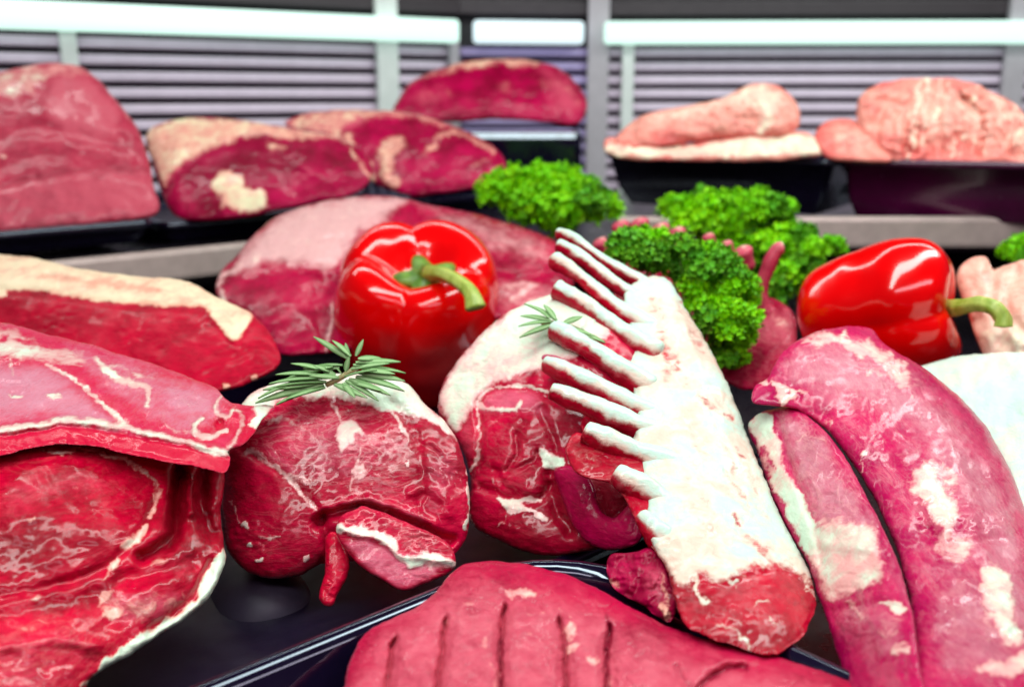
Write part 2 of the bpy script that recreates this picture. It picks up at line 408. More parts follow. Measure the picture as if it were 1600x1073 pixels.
def grille(label, a, b, slatmat, stripmat, striplabel, posts, ztop=.2865, hs=.0305):
    o, ang, L = seg_frame(a, b)
    e = empty('back_grille', (o[0], o[1], 0)); e.rotation_euler.z = ang
    tag(e, label, 'grille', 'slatted back grilles')
    sl = box(L/2, 0, 0, L-.004, .012, .0118, .003)
    for k in range(12):
        s_ = link('slat', sl, M[slatmat], e, smooth=False); s_.location = (0, 0, .2605-k*.0188); s_.rotation_euler.x = R(-12)
    pn_ = link('back_panel', box(L/2, .035, .2, L-.002, .012, .44), M['wall'], e, smooth=False)
    hd = link('header', box(L/2, .004, .3205, L-.002, .03, .020, .003), M['header'], e, smooth=False)
    for t, wd, mt, zt in posts:
        link('post', box(t*L, -.016, .17 if zt < .3 else .26, wd, .012, .26 if zt < .3 else .44, .002), M[mt], e, smooth=False)
    st = link('glowing_rail', box(L/2, -.030, ztop, L-.036, .022, hs, .006), M[stripmat], smooth=True)  # price rail, no lamp; its brightness is added as glow
    st.location = (o[0], o[1], 0); st.rotation_euler.z = ang; tag(st, striplabel, 'rail with added glow', 'bright strips along the back grille')
    return e
def tpos(a, b, px):  # where the pixel column crosses the segment
    x = (px-800)/F; ax, ay = a; bx, by = b
    # ray (x*d, CP'*d): solve (a+t(b-a)) : X = x/k * Y with k ~ CP+u*SP at py=100
    k = CP+((536.5-100)/F)*SP; m = x/k
    return (m*ay-ax)/((bx-ax)-m*(by-ay))
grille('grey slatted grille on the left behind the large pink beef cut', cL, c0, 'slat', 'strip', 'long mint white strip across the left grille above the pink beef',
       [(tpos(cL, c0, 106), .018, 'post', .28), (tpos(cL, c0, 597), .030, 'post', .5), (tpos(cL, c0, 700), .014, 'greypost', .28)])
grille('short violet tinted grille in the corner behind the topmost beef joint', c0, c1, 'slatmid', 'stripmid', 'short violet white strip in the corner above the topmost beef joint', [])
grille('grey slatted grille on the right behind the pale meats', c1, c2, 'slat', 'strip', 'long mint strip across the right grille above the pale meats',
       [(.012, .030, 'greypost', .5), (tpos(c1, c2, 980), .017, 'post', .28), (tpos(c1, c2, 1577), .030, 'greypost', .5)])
wl = link('case_back_wall', box(0, 1.62, .6, 3.4, .02, 1.6), M['wall'], smooth=False); wl['kind'] = 'structure'
# upper shelf with steel front edge
fl0 = Pz(-200, 432, .075)[:2]; fl1 = Pz(405, 374, .075)[:2]; fl2 = Pz(960, 352, .086)[:2]; fl3 = Pz(1820, 352, .086)[:2]
sheet('upper_shelf', [fl0, fl1, P(716, 200, 1.39)[:2], P(-250, 200, 1.02)[:2]], .070, 'deck')
sheet('upper_shelf', [fl1, fl2, fl3, (c2[0], c2[1]-.02), (c1[0], c1[1]-.02), (c0[0], c0[1]-.02)], .0655, 'deck')
def fascia(name, a, b, z, h, label):
    o, ang, L = seg_frame(a, b); me = box(L/2, -.008, -h/2, L, .012, h, .004)
    e = link(name, me, M['steel'], smooth=False); e.location = (o[0], o[1], z); e.rotation_euler.z = ang; tag(e, label, 'shelf edge')
fascia('shelf_edge', fl0, fl1, .075, .026, 'bright steel shelf edge on the left behind the fillet with the fat cap')
fascia('shelf_edge', fl2, fl3, .095, .028, 'pinkish steel shelf edge on the right under the black trays')

def rrect(L, W, r, n=8):
    out = []
    for cx, cy, a0 in ((L-r, W-r, 0), (r, W-r, 90), (r, r, 180), (L-r, r, 270)):
        for k in range(n+1):
            a = R(a0+90*k/n); out.append((cx+r*math.cos(a), cy+r*math.sin(a)))
    return np.array(out)
def tray(label, corner, ang, L, W, h, z, r=.03, lip=.006, slope=.008, flip=1, group='black trays', floor='black_matte', rimmat='black'):
    """rounded tray; corner = outer rim corner (world xy), L along ang, W along ang+90*flip"""
    e = empty('tray', (corner[0], corner[1], z)); tag(e, label, 'tray', group)
    prof = [(lip+slope+.012, .002), (lip+slope+.003, .004), (lip+slope*.6, h*.35), (lip, h-.003), (lip*.85, h-.0012), (lip*.62, h), (lip*.38, h), (lip*.15, h-.0012), (0, h-.003), (0, h-.007), (lip*.5, h-.005), (lip+slope*.6-.003, h*.3), (lip+slope, 0)]
    rings = []
    for o, zz in prof:
        p = rrect(L-2*o, W-2*o, max(r-o, .004)); p = p+o
        rings.append(np.c_[p, np.full(len(p), zz)])
    n = len(rings[0]); v = np.concatenate(rings); v[:, 1] *= flip
    c_, s_ = math.cos(ang), math.sin(ang); v = np.c_[v[:, 0]*c_-v[:, 1]*s_, v[:, 0]*s_+v[:, 1]*c_, v[:, 2]]
    f = []
    for k in range(len(prof)-1):
        for j in range(n):
            f.append((k*n+j, k*n+(j+1) % n, (k+1)*n+(j+1) % n, (k+1)*n+j))
    if flip < 0: f = [t[::-1] for t in f]
    link('rim', mesh_py('rim', v, f), M[rimmat], e)
    base = list(v[:n]); fb = [tuple(range(n))]
    top = v[:n].copy(); bot = v[:n].copy(); bot[:, 2] = 0.
    vv = np.concatenate([top, bot]); ff = [tuple(range(n)), tuple(range(2*n-1, n-1, -1))]+[(j, j+n, (j+1) % n+n, (j+1) % n) for j in range(n)]
    bm = bmesh.new(); me = mesh_py('floor', vv, ff); bm.from_mesh(me); bmesh.ops.recalc_face_normals(bm, faces=bm.faces); bm.to_mesh(me); bm.free()
    link('tray_floor', me, M[floor], e, smooth=False)
    return e
# front tray (far corner at px 790,872), running to both sides
k0 = Pz(690, 905, .022)[:2]; k1 = Pz(270, 1073, .022)[:2]
angF = math.atan2(k1[1]-k0[1], k1[0]-k0[0])
dirF = np.array([math.cos(angF), math.sin(angF)])
apex = k0-dirF*.062
tray('black glossy tray in front under the grooved pink beef', apex, angF, .34, .30, .030, -.008, r=.05, flip=1, lip=.010)
# rear tray under the lamb
ra = apex+np.array([-dirF[1], dirF[0]])*(-.012)-dirF*.20
tray('large black tray under the rosemary topped lamb roasts', ra+np.array([-dirF[1], dirF[0]])*(-.0), angF, .60, .36, .018, -.018, r=.03, flip=-1)

# ------------------------------------------------------------------ front row meats
# centre lamb roast
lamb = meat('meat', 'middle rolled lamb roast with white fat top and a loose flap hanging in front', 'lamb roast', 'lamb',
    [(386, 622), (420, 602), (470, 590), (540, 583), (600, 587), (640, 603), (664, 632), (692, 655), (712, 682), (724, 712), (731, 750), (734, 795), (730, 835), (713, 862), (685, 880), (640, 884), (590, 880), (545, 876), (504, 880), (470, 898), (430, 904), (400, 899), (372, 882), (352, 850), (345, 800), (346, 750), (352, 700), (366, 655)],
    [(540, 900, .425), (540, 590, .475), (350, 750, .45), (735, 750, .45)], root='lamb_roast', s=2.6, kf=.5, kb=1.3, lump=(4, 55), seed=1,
    feats=[('l', [(497, 815), (515, 802), (540, 796), (567, 792), (600, 803), (640, 820), (680, 838), (705, 845)], 9, -26), ('l', [(500, 800), (540, 786), (570, 780), (605, 788), (650, 803), (680, 822)], 7, 9),
           ('l', [(384, 705), (437, 737), (474, 771), (500, 803)], 7, -7), ('l', [(600, 622), (630, 645), (652, 690), (660, 740), (655, 790)], 8, -6), ('l', [(650, 690), (690, 720), (715, 760)], 8, -5),
           ('o', (690, 740, 28, 40, 0), 0, 6), ('o', (430, 810, 50, 60, 0), 0, 10), ('o', (520, 850, 16, 30, 0), 0, -18), ('o', (562, 700, 60, 50, 0), 0, 6), ('l', [(505, 810), (512, 850), (505, 880)], 6, -14),
           ('l', [(668, 690), (684, 700), (700, 716)], 4, 3), ('l', [(666, 708), (684, 717), (700, 734)], 4, 3), ('l', [(664, 728), (682, 736), (694, 750)], 4, 3), ('l', [(640, 770), (665, 760), (690, 775), (700, 800)], 9, 7)],
    fat=[('p', [(352, 640), (384, 605), (470, 584), (540, 576), (600, 580), (648, 598), (672, 636), (712, 672), (716, 690), (690, 668), (650, 652), (612, 642), (560, 628), (500, 621), (440, 628), (400, 642)], 5),
         ('l', [(705, 660), (722, 692), (731, 735), (734, 790), (730, 830)], 3.5, .95), ('l', [(560, 620), (600, 637), (626, 662), (637, 692)], 3.5, .7), ('l', [(384, 705), (410, 716), (437, 737), (455, 755), (474, 771), (490, 795)], 6, .62),
         ('l', [(437, 737), (455, 745), (475, 752)], 8, .5), ('p', [(531, 660), (548, 655), (566, 668), (570, 685), (560, 682), (554, 695), (545, 690), (535, 705), (527, 690)], 4, .75), ('l', [(516, 636), (535, 655), (545, 680)], 5, .6),
         ('o', (560, 735, 13, 14, 20), .5, .65), ('l', [(565, 700), (552, 745), (548, 770)], 4, .5), ('o', (388, 855, 5, 4, 0), .4, .9), ('o', (403, 872, 6, 3, 0), .4, .9), ('o', (388, 820, 6, 6, 0), .4, .8), ('o', (478, 870, 6, 6, 0), .4, .8), ('l', [(362, 780), (380, 815), (400, 832), (440, 840)], 3, .5),
         ('o', (636, 722, 4, 5, 0), .4, .9), ('l', [(600, 800), (640, 790), (660, 806)], 4, .35), ('l', [(362, 660), (358, 690), (350, 740)], 3, .5), ('l', [(420, 660), (445, 655), (470, 668)], 5, .5), ('l', [(465, 655), (478, 670), (495, 690)], 4, .45)],
    pale=[('p', [(400, 650), (480, 628), (560, 632), (620, 655), (640, 700), (600, 760), (520, 770), (450, 740), (400, 700)], 30, .52), ('p', [(395, 700), (430, 690), (470, 735), (480, 760)], 10, .6), ('o', (690, 740, 30, 50, 10), .8, .45), ('l', [(540, 785), (600, 788), (660, 810)], 8, .5)],
    vein=[('p', [(395, 650), (480, 625), (560, 632), (640, 660), (650, 740), (600, 780), (500, 780), (400, 700)], 20, .75), ('o', (430, 830, 60, 50, 0), .8, .15)],
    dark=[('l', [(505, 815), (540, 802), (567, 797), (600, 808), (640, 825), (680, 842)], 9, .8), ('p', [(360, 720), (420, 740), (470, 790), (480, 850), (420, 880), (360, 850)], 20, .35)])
meat('flap', None, None, 'lamb', [(526, 829), (534, 806), (556, 795), (567, 790), (597, 799), (638, 817), (675, 834), (705, 855), (712, 882), (692, 900), (660, 913), (631, 922), (597, 906), (563, 884), (541, 860)],
    [(540, 820, .408), (700, 890, .401), (600, 905, .398)], parent=lamb, s=2.4, kf=.5, kb=.6, cap=24, lump=(3, 30), seed=2,
    feats=[('l', [(530, 826), (563, 836), (600, 846), (625, 866), (660, 872), (705, 876)], 5, 7)],
    fat=[('l', [(528, 826), (545, 824), (563, 834), (590, 838), (608, 848), (622, 868), (650, 876), (672, 868), (690, 876), (705, 880)], 8.5, 1), ('p', [(640, 860), (676, 866), (708, 872), (705, 890), (670, 888)], 5, .6), ('l', [(560, 850), (600, 880), (640, 900)], 10, .32)],
    pale=[('p', [(540, 845), (600, 850), (690, 885), (630, 920), (570, 885)], 8, .85), ('p', [(560, 800), (640, 825), (690, 860), (640, 860), (600, 835)], 10, .35)], vein=[('p', [(550, 800), (700, 850), (690, 900), (560, 870)], 10, .45)])
meat('meat_strip', None, None, 'shoulder', [(511, 836), (524, 832), (538, 850), (546, 880), (540, 906), (527, 930), (520, 945), (509, 947), (500, 938), (500, 920), (508, 892), (508, 860)],
    [(520, 840, .412), (510, 945, .398)], parent=lamb, s=2, kf=.8, kb=.8, lump=(1.5, 20), fat=[('o', (507, 935, 4, 6, 0), .5, .3)], pale=[('l', [(530, 865), (525, 900), (512, 935)], 3, .5)])

# right lamb roast
lamb2 = meat('meat', 'rolled lamb roast with white fat top leaning under the rib bones', 'lamb roast', 'lamb',
    [(684, 640), (691, 603), (710, 570), (736, 540), (766, 508), (800, 484), (850, 462), (900, 455), (950, 490), (1000, 560), (1020, 650), (1020, 740), (1000, 800), (960, 845), (904, 863), (844, 866), (803, 855), (765, 838), (740, 822), (733, 800), (735, 745), (724, 708), (708, 682), (693, 662)],
    [(840, 860, .455), (840, 470, .53), (690, 640, .505), (1000, 640, .48)], root='lamb_roast', s=2.8, kf=.42, kb=1.2, lump=(4, 50), seed=4,
    feats=[('l', [(744, 628), (765, 612), (800, 604), (844, 612), (870, 632)], 6, -6), ('l', [(747, 633), (750, 685), (744, 722), (735, 740)], 7, -9), ('o', (777, 695, 30, 40, 0), 1, 10), ('o', (822, 672, 30, 42, -15), 0, 8), ('o', (815, 745, 40, 30, 0), 0, 9),
           ('l', [(808, 680), (806, 712), (790, 735), (830, 722), (842, 705)], 4, -7), ('l', [(750, 760), (790, 775), (840, 780), (860, 760)], 7, -10), ('l', [(845, 640), (862, 680), (875, 720)], 7, -8), ('l', [(860, 740), (868, 790), (890, 830)], 9, -16), ('l', [(770, 730), (790, 760), (810, 770)], 5, -5), ('o', (820, 830, 60, 22, 10), 0, 8)],
    fat=[('p', [(690, 640), (690, 600), (728, 550), (770, 505), (830, 465), (900, 455), (950, 520), (870, 565), (838, 580), (790, 590), (762, 606), (745, 624), (724, 655), (712, 672), (700, 660)], 7),
         ('l', [(742, 628), (758, 612), (780, 604), (806, 602), (840, 608), (862, 622)], 4, .8), ('l', [(744, 630), (760, 634), (792, 641), (808, 638), (812, 628)], 5, .75), ('l', [(747, 633), (749, 660), (748, 690), (745, 718), (737, 738)], 3.5, .7),
         ('p', [(842, 702), (859, 708), (881, 719), (878, 728), (848, 734), (846, 718)], 2, 1), ('p', [(778, 772), (803, 780), (840, 777), (846, 782), (815, 790), (850, 802), (857, 815), (845, 815), (822, 800), (798, 802), (784, 792)], 2, .9), ('l', [(800, 720), (822, 716), (842, 706)], 2.5, .5), ('l', [(735, 808), (744, 818), (738, 826)], 3, .7), ('l', [(790, 808), (788, 816), (780, 820)], 3, .5), ('l', [(768, 752), (780, 770)], 3, .5)],
    pale=[('p', [(748, 640), (770, 612), (815, 606), (850, 625), (862, 660), (830, 645), (790, 650)], 8, .75), ('p', [(712, 680), (740, 640), (746, 700), (736, 740)], 8, .5), ('p', [(690, 650), (700, 640), (705, 660)], 10, .3)],
    vein=[('p', [(750, 640), (860, 640), (880, 760), (760, 780)], 20, .2)],
    dark=[('p', [(850, 740), (1000, 700), (1000, 850), (870, 860)], 20, .8), ('p', [(760, 800), (870, 800), (900, 870), (780, 860)], 20, .6), ('p', [(855, 620), (1000, 560), (1010, 740), (870, 720)], 20, .5)])
meat('lobe', None, None, 'beef_dark', [(865, 737), (889, 728), (915, 742), (928, 760), (936, 790), (950, 806), (965, 806), (980, 790), (992, 786), (1004, 810), (1004, 838), (988, 853), (949, 860), (919, 847), (896, 821), (878, 778)],
    [(880, 740, .455), (900, 830, .442), (990, 820, .425)], parent=lamb2, s=2.2, kf=.75, kb=.8, lump=(2, 40), pale=[('l', [(895, 765), (915, 800), (938, 818)], 8, .18)], dark=[])

# rack of lamb ---------------------------------------------------------------
rack = meat('loin', 'white fat covered rack of lamb with ten scraped rib bones pointing up left', 'lamb rack', 'rack',
    [(980, 452), (1005, 436), (1030, 432), (1050, 442), (1078, 492), (1107, 540), (1132, 590), (1153, 640), (1172, 690), (1192, 740), (1213, 790), (1238, 840), (1262, 888), (1272, 925), (1270, 965), (1245, 1003), (1200, 1022), (1150, 1008), (1108, 995), (1070, 975), (1052, 935), (1040, 890), (1020, 855), (1010, 815), (1008, 775), (998, 735), (988, 700), (994, 660), (990, 620), (984, 585), (980, 545), (984, 505), (976, 475)],
    [(1010, 440, .555), (1160, 1000, .335), (1000, 700, .435), (1180, 720, .44)], root='lamb_rack', s=2.6, kf=.55, kb=.6, lump=(5, 60), fine=2.2, ragged=3, seed=6, warp=9,
    feats=[('l', [(1052, 930), (1090, 895), (1150, 905), (1200, 890), (1250, 895)], 10, 4), ('p', [(1060, 900), (1130, 908), (1190, 890), (1250, 895), (1275, 960), (1220, 1020), (1080, 985)], 10, -10), ('o', (1205, 940, 40, 40, 0), 0, 9), ('o', (1110, 950, 30, 40, 0), 0, 7),
           ('l', [(1012, 560), (1060, 640), (1090, 680)], 10, -4), ('l', [(1100, 560), (1150, 660), (1200, 780)], 16, 4), ('l', [(1050, 470), (1080, 540), (1100, 600)], 9, 4)],
    fat=[('p', [(960, 420), (1060, 420), (1300, 900), (1240, 888), (1192, 880), (1160, 892), (1130, 908), (1095, 893), (1075, 911), (1040, 890), (1000, 830), (960, 700)], 13, 1.0),
         ('p', [(1030, 560), (1060, 590), (1084, 600), (1080, 584), (1048, 548), (1020, 530)], 7, -.38), ('l', [(1092, 615), (1120, 640), (1145, 655)], 6, -.45), ('l', [(1060, 470), (1080, 510), (1100, 545)], 10, -.22), ('l', [(1130, 700), (1150, 740)], 5, -.35), ('l', [(1145, 800), (1155, 815)], 7, -.6), ('l', [(1170, 840), (1195, 862)], 8, -.55), ('l', [(1060, 480), (1110, 570)], 22, -.2),
         ('l', [(1135, 740), (1160, 775), (1175, 790)], 4, -.4), ('l', [(1085, 700), (1100, 706)], 4, -.35), ('l', [(1110, 850), (1125, 880)], 8, -.3), ('l', [(1040, 820), (1060, 870)], 8, -.3), ('l', [(1020, 470), (1035, 530), (1040, 590)], 16, -.35), ('l', [(1060, 620), (1075, 660)], 14, -.22), ('l', [(1120, 620), (1165, 720), (1200, 800)], 9, -.25), ('l', [(1030, 700), (1060, 730), (1090, 800)], 10, -.25), ('l', [(1100, 780), (1110, 830)], 10, -.3), ('l', [(1150, 700), (1160, 720)], 6, -.3),
         ('l', [(1085, 898), (1092, 930), (1112, 945)], 6, .8), ('l', [(1128, 908), (1145, 916), (1156, 912)], 5, .9), ('l', [(1180, 945), (1200, 935)], 4, .6), ('l', [(1120, 975), (1150, 985), (1170, 1010)], 5, .55), ('l', [(1205, 965), (1225, 972)], 4, .5), ('l', [(1262, 900), (1273, 940)], 3, .6), ('l', [(1140, 965), (1160, 972)], 4, .5), ('l', [(1228, 945), (1240, 960)], 3, .4)],
    pale=[('p', [(1040, 900), (1080, 900), (1110, 960), (1060, 970)], 10, .3), ('l', [(1080, 915), (1130, 922), (1190, 900), (1255, 910)], 9, .4)], vein=[('p', [(1070, 900), (1260, 900), (1260, 990), (1090, 990)], 10, .05)], dark=[('p', [(1170, 975), (1240, 985), (1200, 1025), (1110, 1000)], 10, .6)])
meat('rib_meat', None, None, 'rack', [(884, 700), (900, 676), (930, 690), (975, 705), (1000, 700), (1040, 740), (1060, 790), (1060, 850), (1070, 900), (1075, 960), (1056, 940), (1040, 885), (1000, 830), (984, 795), (965, 765), (945, 752), (920, 748), (897, 735)],
    [(890, 710, .432), (1060, 930, .355), (1040, 720, .432)], parent=rack, s=2.4, kf=.4, kb=.5, lump=(4, 35), seed=8, fat=[('l', [(905, 690), (925, 715), (960, 720)], 4, .35), ('l', [(1020, 850), (1050, 900)], 4, .4)], vein=[('p', [(890, 690), (1060, 700), (1060, 900), (900, 740)], 10, .2)])
meat('rib_meat', None, None, 'rack', [(966, 436), (1005, 468), (1015, 560), (1015, 640), (1010, 700), (985, 712), (930, 690), (908, 664), (922, 640), (938, 614), (930, 585), (945, 556), (942, 520), (955, 480)],
    [(985, 480, .558), (990, 700, .458), (920, 670, .462)], parent=rack, s=2.6, kf=.25, kb=.3, lump=(4, 30), seed=9, fat=[('l', [(990, 640), (1000, 680)], 6, .5)], pale=[('p', [(970, 500), (1010, 500), (1010, 620), (980, 600)], 10, .3)])
meat('scrap', 'purple red scrap of trimmings at the cut end', None, 'beef_dark', [(948, 884), (957, 866), (990, 863), (1016, 856), (1038, 880), (1052, 920), (1058, 949), (1047, 972), (1027, 964), (1004, 946), (975, 931), (956, 912)],
    [(960, 880, .385), (1050, 960, .352), (1030, 870, .378)], parent=rack, s=2.2, kf=.55, kb=.6, lump=(14, 26), seed=12, fine=5, fat=[('l', [(1036, 945), (1044, 962)], 8, .9), ('l', [(1032, 900), (1040, 925), (1046, 945)], 5, .55), ('l', [(957, 905), (965, 918)], 4, .5)], pale=[('p', [(1010, 880), (1040, 900), (1045, 940), (1010, 930)], 8, .6), ('l', [(965, 885), (990, 900)], 4, .5)])
bones = [ # tip->root px, depth tip, depth root, radii
    ([(872, 364), (888, 369), (905, 379), (930, 397), (962, 418), (1015, 449)], .580, .552, (9, 10, 9, 9, 10, 15)),
    ([(873, 383), (890, 390), (910, 403), (942, 428), (972, 450), (1022, 478)], .562, .537, (11, 11.5, 11, 11, 12, 17)),
    ([(868, 406), (880, 413), (905, 430), (938, 458), (970, 484), (1028, 518)], .548, .518, (14, 14, 11, 12, 14, 20)),
    ([(868, 450), (892, 463), (920, 480), (950, 504), (982, 526), (1034, 556)], .520, .498, (17, 17, 15, 16, 18, 25)),
    ([(863, 512), (880, 521), (905, 534), (940, 556), (970, 576), (1022, 612)], .497, .478, (16, 17, 16, 17, 18, 24)),
    ([(850, 566), (872, 576), (900, 588), (940, 606), (975, 625), (1034, 656)], .480, .462, (13, 16, 17, 17, 18, 24)),
    ([(860, 608), (890, 621), (920, 632), (955, 648), (990, 662), (1052, 690)], .464, .450, (12, 16, 18, 18, 19, 25)),
    ([(912, 672), (932, 682), (958, 692), (990, 705), (1018, 716), (1068, 738)], .438, .430, (15, 20, 21, 21, 22, 26)),
    ([(960, 737), (978, 748), (1002, 762), (1032, 780), (1060, 796), (1104, 822)], .414, .405, (14, 21, 23, 23, 24, 28)),
    ([(1000, 803), (1014, 818), (1034, 840), (1056, 866), (1076, 886), (1108, 915)], .391, .376, (12, 19, 22, 23, 22, 24))]
for k, (pts, d0, d1, rad) in enumerate(bones):
    pts = np.array(pts, float); n = len(pts); dd = np.linspace(d0, d1, n)
    ctr = P(pts[:, 0], pts[:, 1], dd); r = np.array(rad)*.95*dd/F
    v, pl, nrm, tt = tube_pts(ctr, r, nu=22, nl=46, flat=1.0, capr=.5, tall=1.25)
    g_ = fbm(v*170+k*7, 3); g2 = pn(v*60+k*3)
    g3 = pn(np.stack([tt*4+k*5, tt*0, tt*0], 1))[:, None]; v = v+nrm*(r.mean()*(.09*g_+.12*g2+.20*g3))[..., None]
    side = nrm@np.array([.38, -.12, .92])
    fat = np.clip(.30+1.15*side+.24*g_+.14*g2, 0, 1.2)  # fat sheet on top, its lit white-to-peach falloff painted in by direction
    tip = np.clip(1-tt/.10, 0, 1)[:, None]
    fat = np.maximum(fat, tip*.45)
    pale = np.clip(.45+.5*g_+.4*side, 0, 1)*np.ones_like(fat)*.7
    v = v.reshape(-1, 3)
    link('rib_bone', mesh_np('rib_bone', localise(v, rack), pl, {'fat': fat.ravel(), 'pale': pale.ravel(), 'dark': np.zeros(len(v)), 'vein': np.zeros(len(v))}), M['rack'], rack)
meat('membrane', None, None, 'pork', [(846, 560), (862, 553), (900, 570), (950, 600), (985, 625), (1000, 650), (960, 628), (910, 600), (870, 580)], [(860, 560, .49), (990, 640, .468)], parent=rack, s=2, kf=.3, kb=.3, lump=(1, 20), pale=[('o', (920, 595, 90, 60, 0), .5, .9)], vein=[('o', (920, 595, 90, 60, 0), .5, .5)])

# left shoulder --------------------------------------------------------------
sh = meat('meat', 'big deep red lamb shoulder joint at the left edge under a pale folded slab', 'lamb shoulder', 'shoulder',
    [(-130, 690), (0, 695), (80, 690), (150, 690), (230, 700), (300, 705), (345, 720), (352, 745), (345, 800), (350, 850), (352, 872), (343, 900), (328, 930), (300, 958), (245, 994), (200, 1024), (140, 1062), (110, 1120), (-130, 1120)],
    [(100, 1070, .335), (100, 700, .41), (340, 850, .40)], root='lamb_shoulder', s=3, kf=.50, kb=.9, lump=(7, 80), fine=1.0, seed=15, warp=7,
    feats=[('l', [(75, 703), (160, 707), (209, 729), (246, 755), (239, 796), (220, 833), (194, 859), (160, 890), (80, 915), (0, 930)], 9, -9), ('o', (70, 795, 110, 70, 5), 0, 30), ('o', (150, 820, 60, 40, -30), 0, 8),
           ('l', [(280, 735), (278, 790), (268, 840), (225, 870)], 11, -34), ('l', [(318, 740), (316, 790), (330, 830)], 12, -28), ('l', [(298, 750), (300, 800)], 7, 16), ('l', [(195, 960), (150, 930), (100, 945), (0, 965)], 18, -9),
           ('l', [(347, 862), (348, 880), (330, 919), (297, 955), (243, 992), (200, 1022), (142, 1058)], 9, 9), ('l', [(330, 880), (310, 925), (280, 955), (235, 985)], 9, -12), ('l', [(185, 905), (240, 895), (300, 880)], 14, -12), ('o', (260, 900, 40, 22, -20), 0, 8), ('l', [(0, 1010), (90, 1000), (150, 1010)], 12, 8)],
    fat=[('l', [(75, 703), (120, 702), (160, 707), (209, 727), (240, 748), (247, 765), (241, 790), (232, 806)], 6, .68), ('l', [(225, 825), (208, 845), (197, 858)], 8, .85), ('l', [(184, 876), (176, 888)], 5, .9), ('l', [(170, 890), (160, 905)], 4, .6), ('o', (50, 808, 10, 5, 0), .5, .45), ('o', (130, 765, 30, 8, 5), .9, .3),
         ('p', [(347, 858), (356, 872), (345, 902), (332, 928), (300, 962), (243, 1000), (200, 1030), (140, 1068), (132, 1062), (190, 1010), (236, 982), (282, 954), (310, 925), (322, 892)], 4, 1.2), ('p', [(165, 925), (200, 935), (240, 928), (290, 930), (260, 955), (225, 972), (185, 968), (165, 945)], 12, .50), ('o', (180, 958, 20, 12, 20), .5, .8), ('o', (165, 930, 14, 8, -30), .5, .7),
         ('l', [(0, 985), (60, 975), (100, 980)], 10, .38), ('o', (58, 936, 12, 5, -10), .5, .6), ('l', [(25, 1010), (90, 1035)], 8, .35), ('l', [(0, 1040), (60, 1055)], 8, .35), ('o', (250, 875, 16, 9, -30), .6, .42)],
    pale=[('p', [(0, 750), (110, 725), (200, 745), (220, 790), (150, 780), (60, 800), (0, 830)], 20, .42), ('p', [(-50, 980), (100, 970), (170, 1000), (120, 1080), (-50, 1090)], 20, .45), ('p', [(170, 925), (300, 925), (240, 975), (180, 975)], 14, .7), ('p', [(225, 860), (300, 850), (320, 890), (250, 910)], 14, .35)],
    vein=[('p', [(-50, 970), (150, 960), (180, 1020), (100, 1080), (-50, 1090)], 20, .4), ('p', [(0, 700), (150, 700), (230, 760), (120, 860), (0, 860)], 20, .10)],
    dark=[('l', [(280, 735), (278, 790), (268, 840)], 14, 1), ('l', [(318, 740), (318, 800)], 12, 1), ('p', [(40, 830), (200, 820), (180, 870), (40, 880)], 20, .6), ('l', [(60, 950), (140, 935), (180, 900)], 12, .7), ('l', [(0, 715), (60, 722)], 14, .6)])
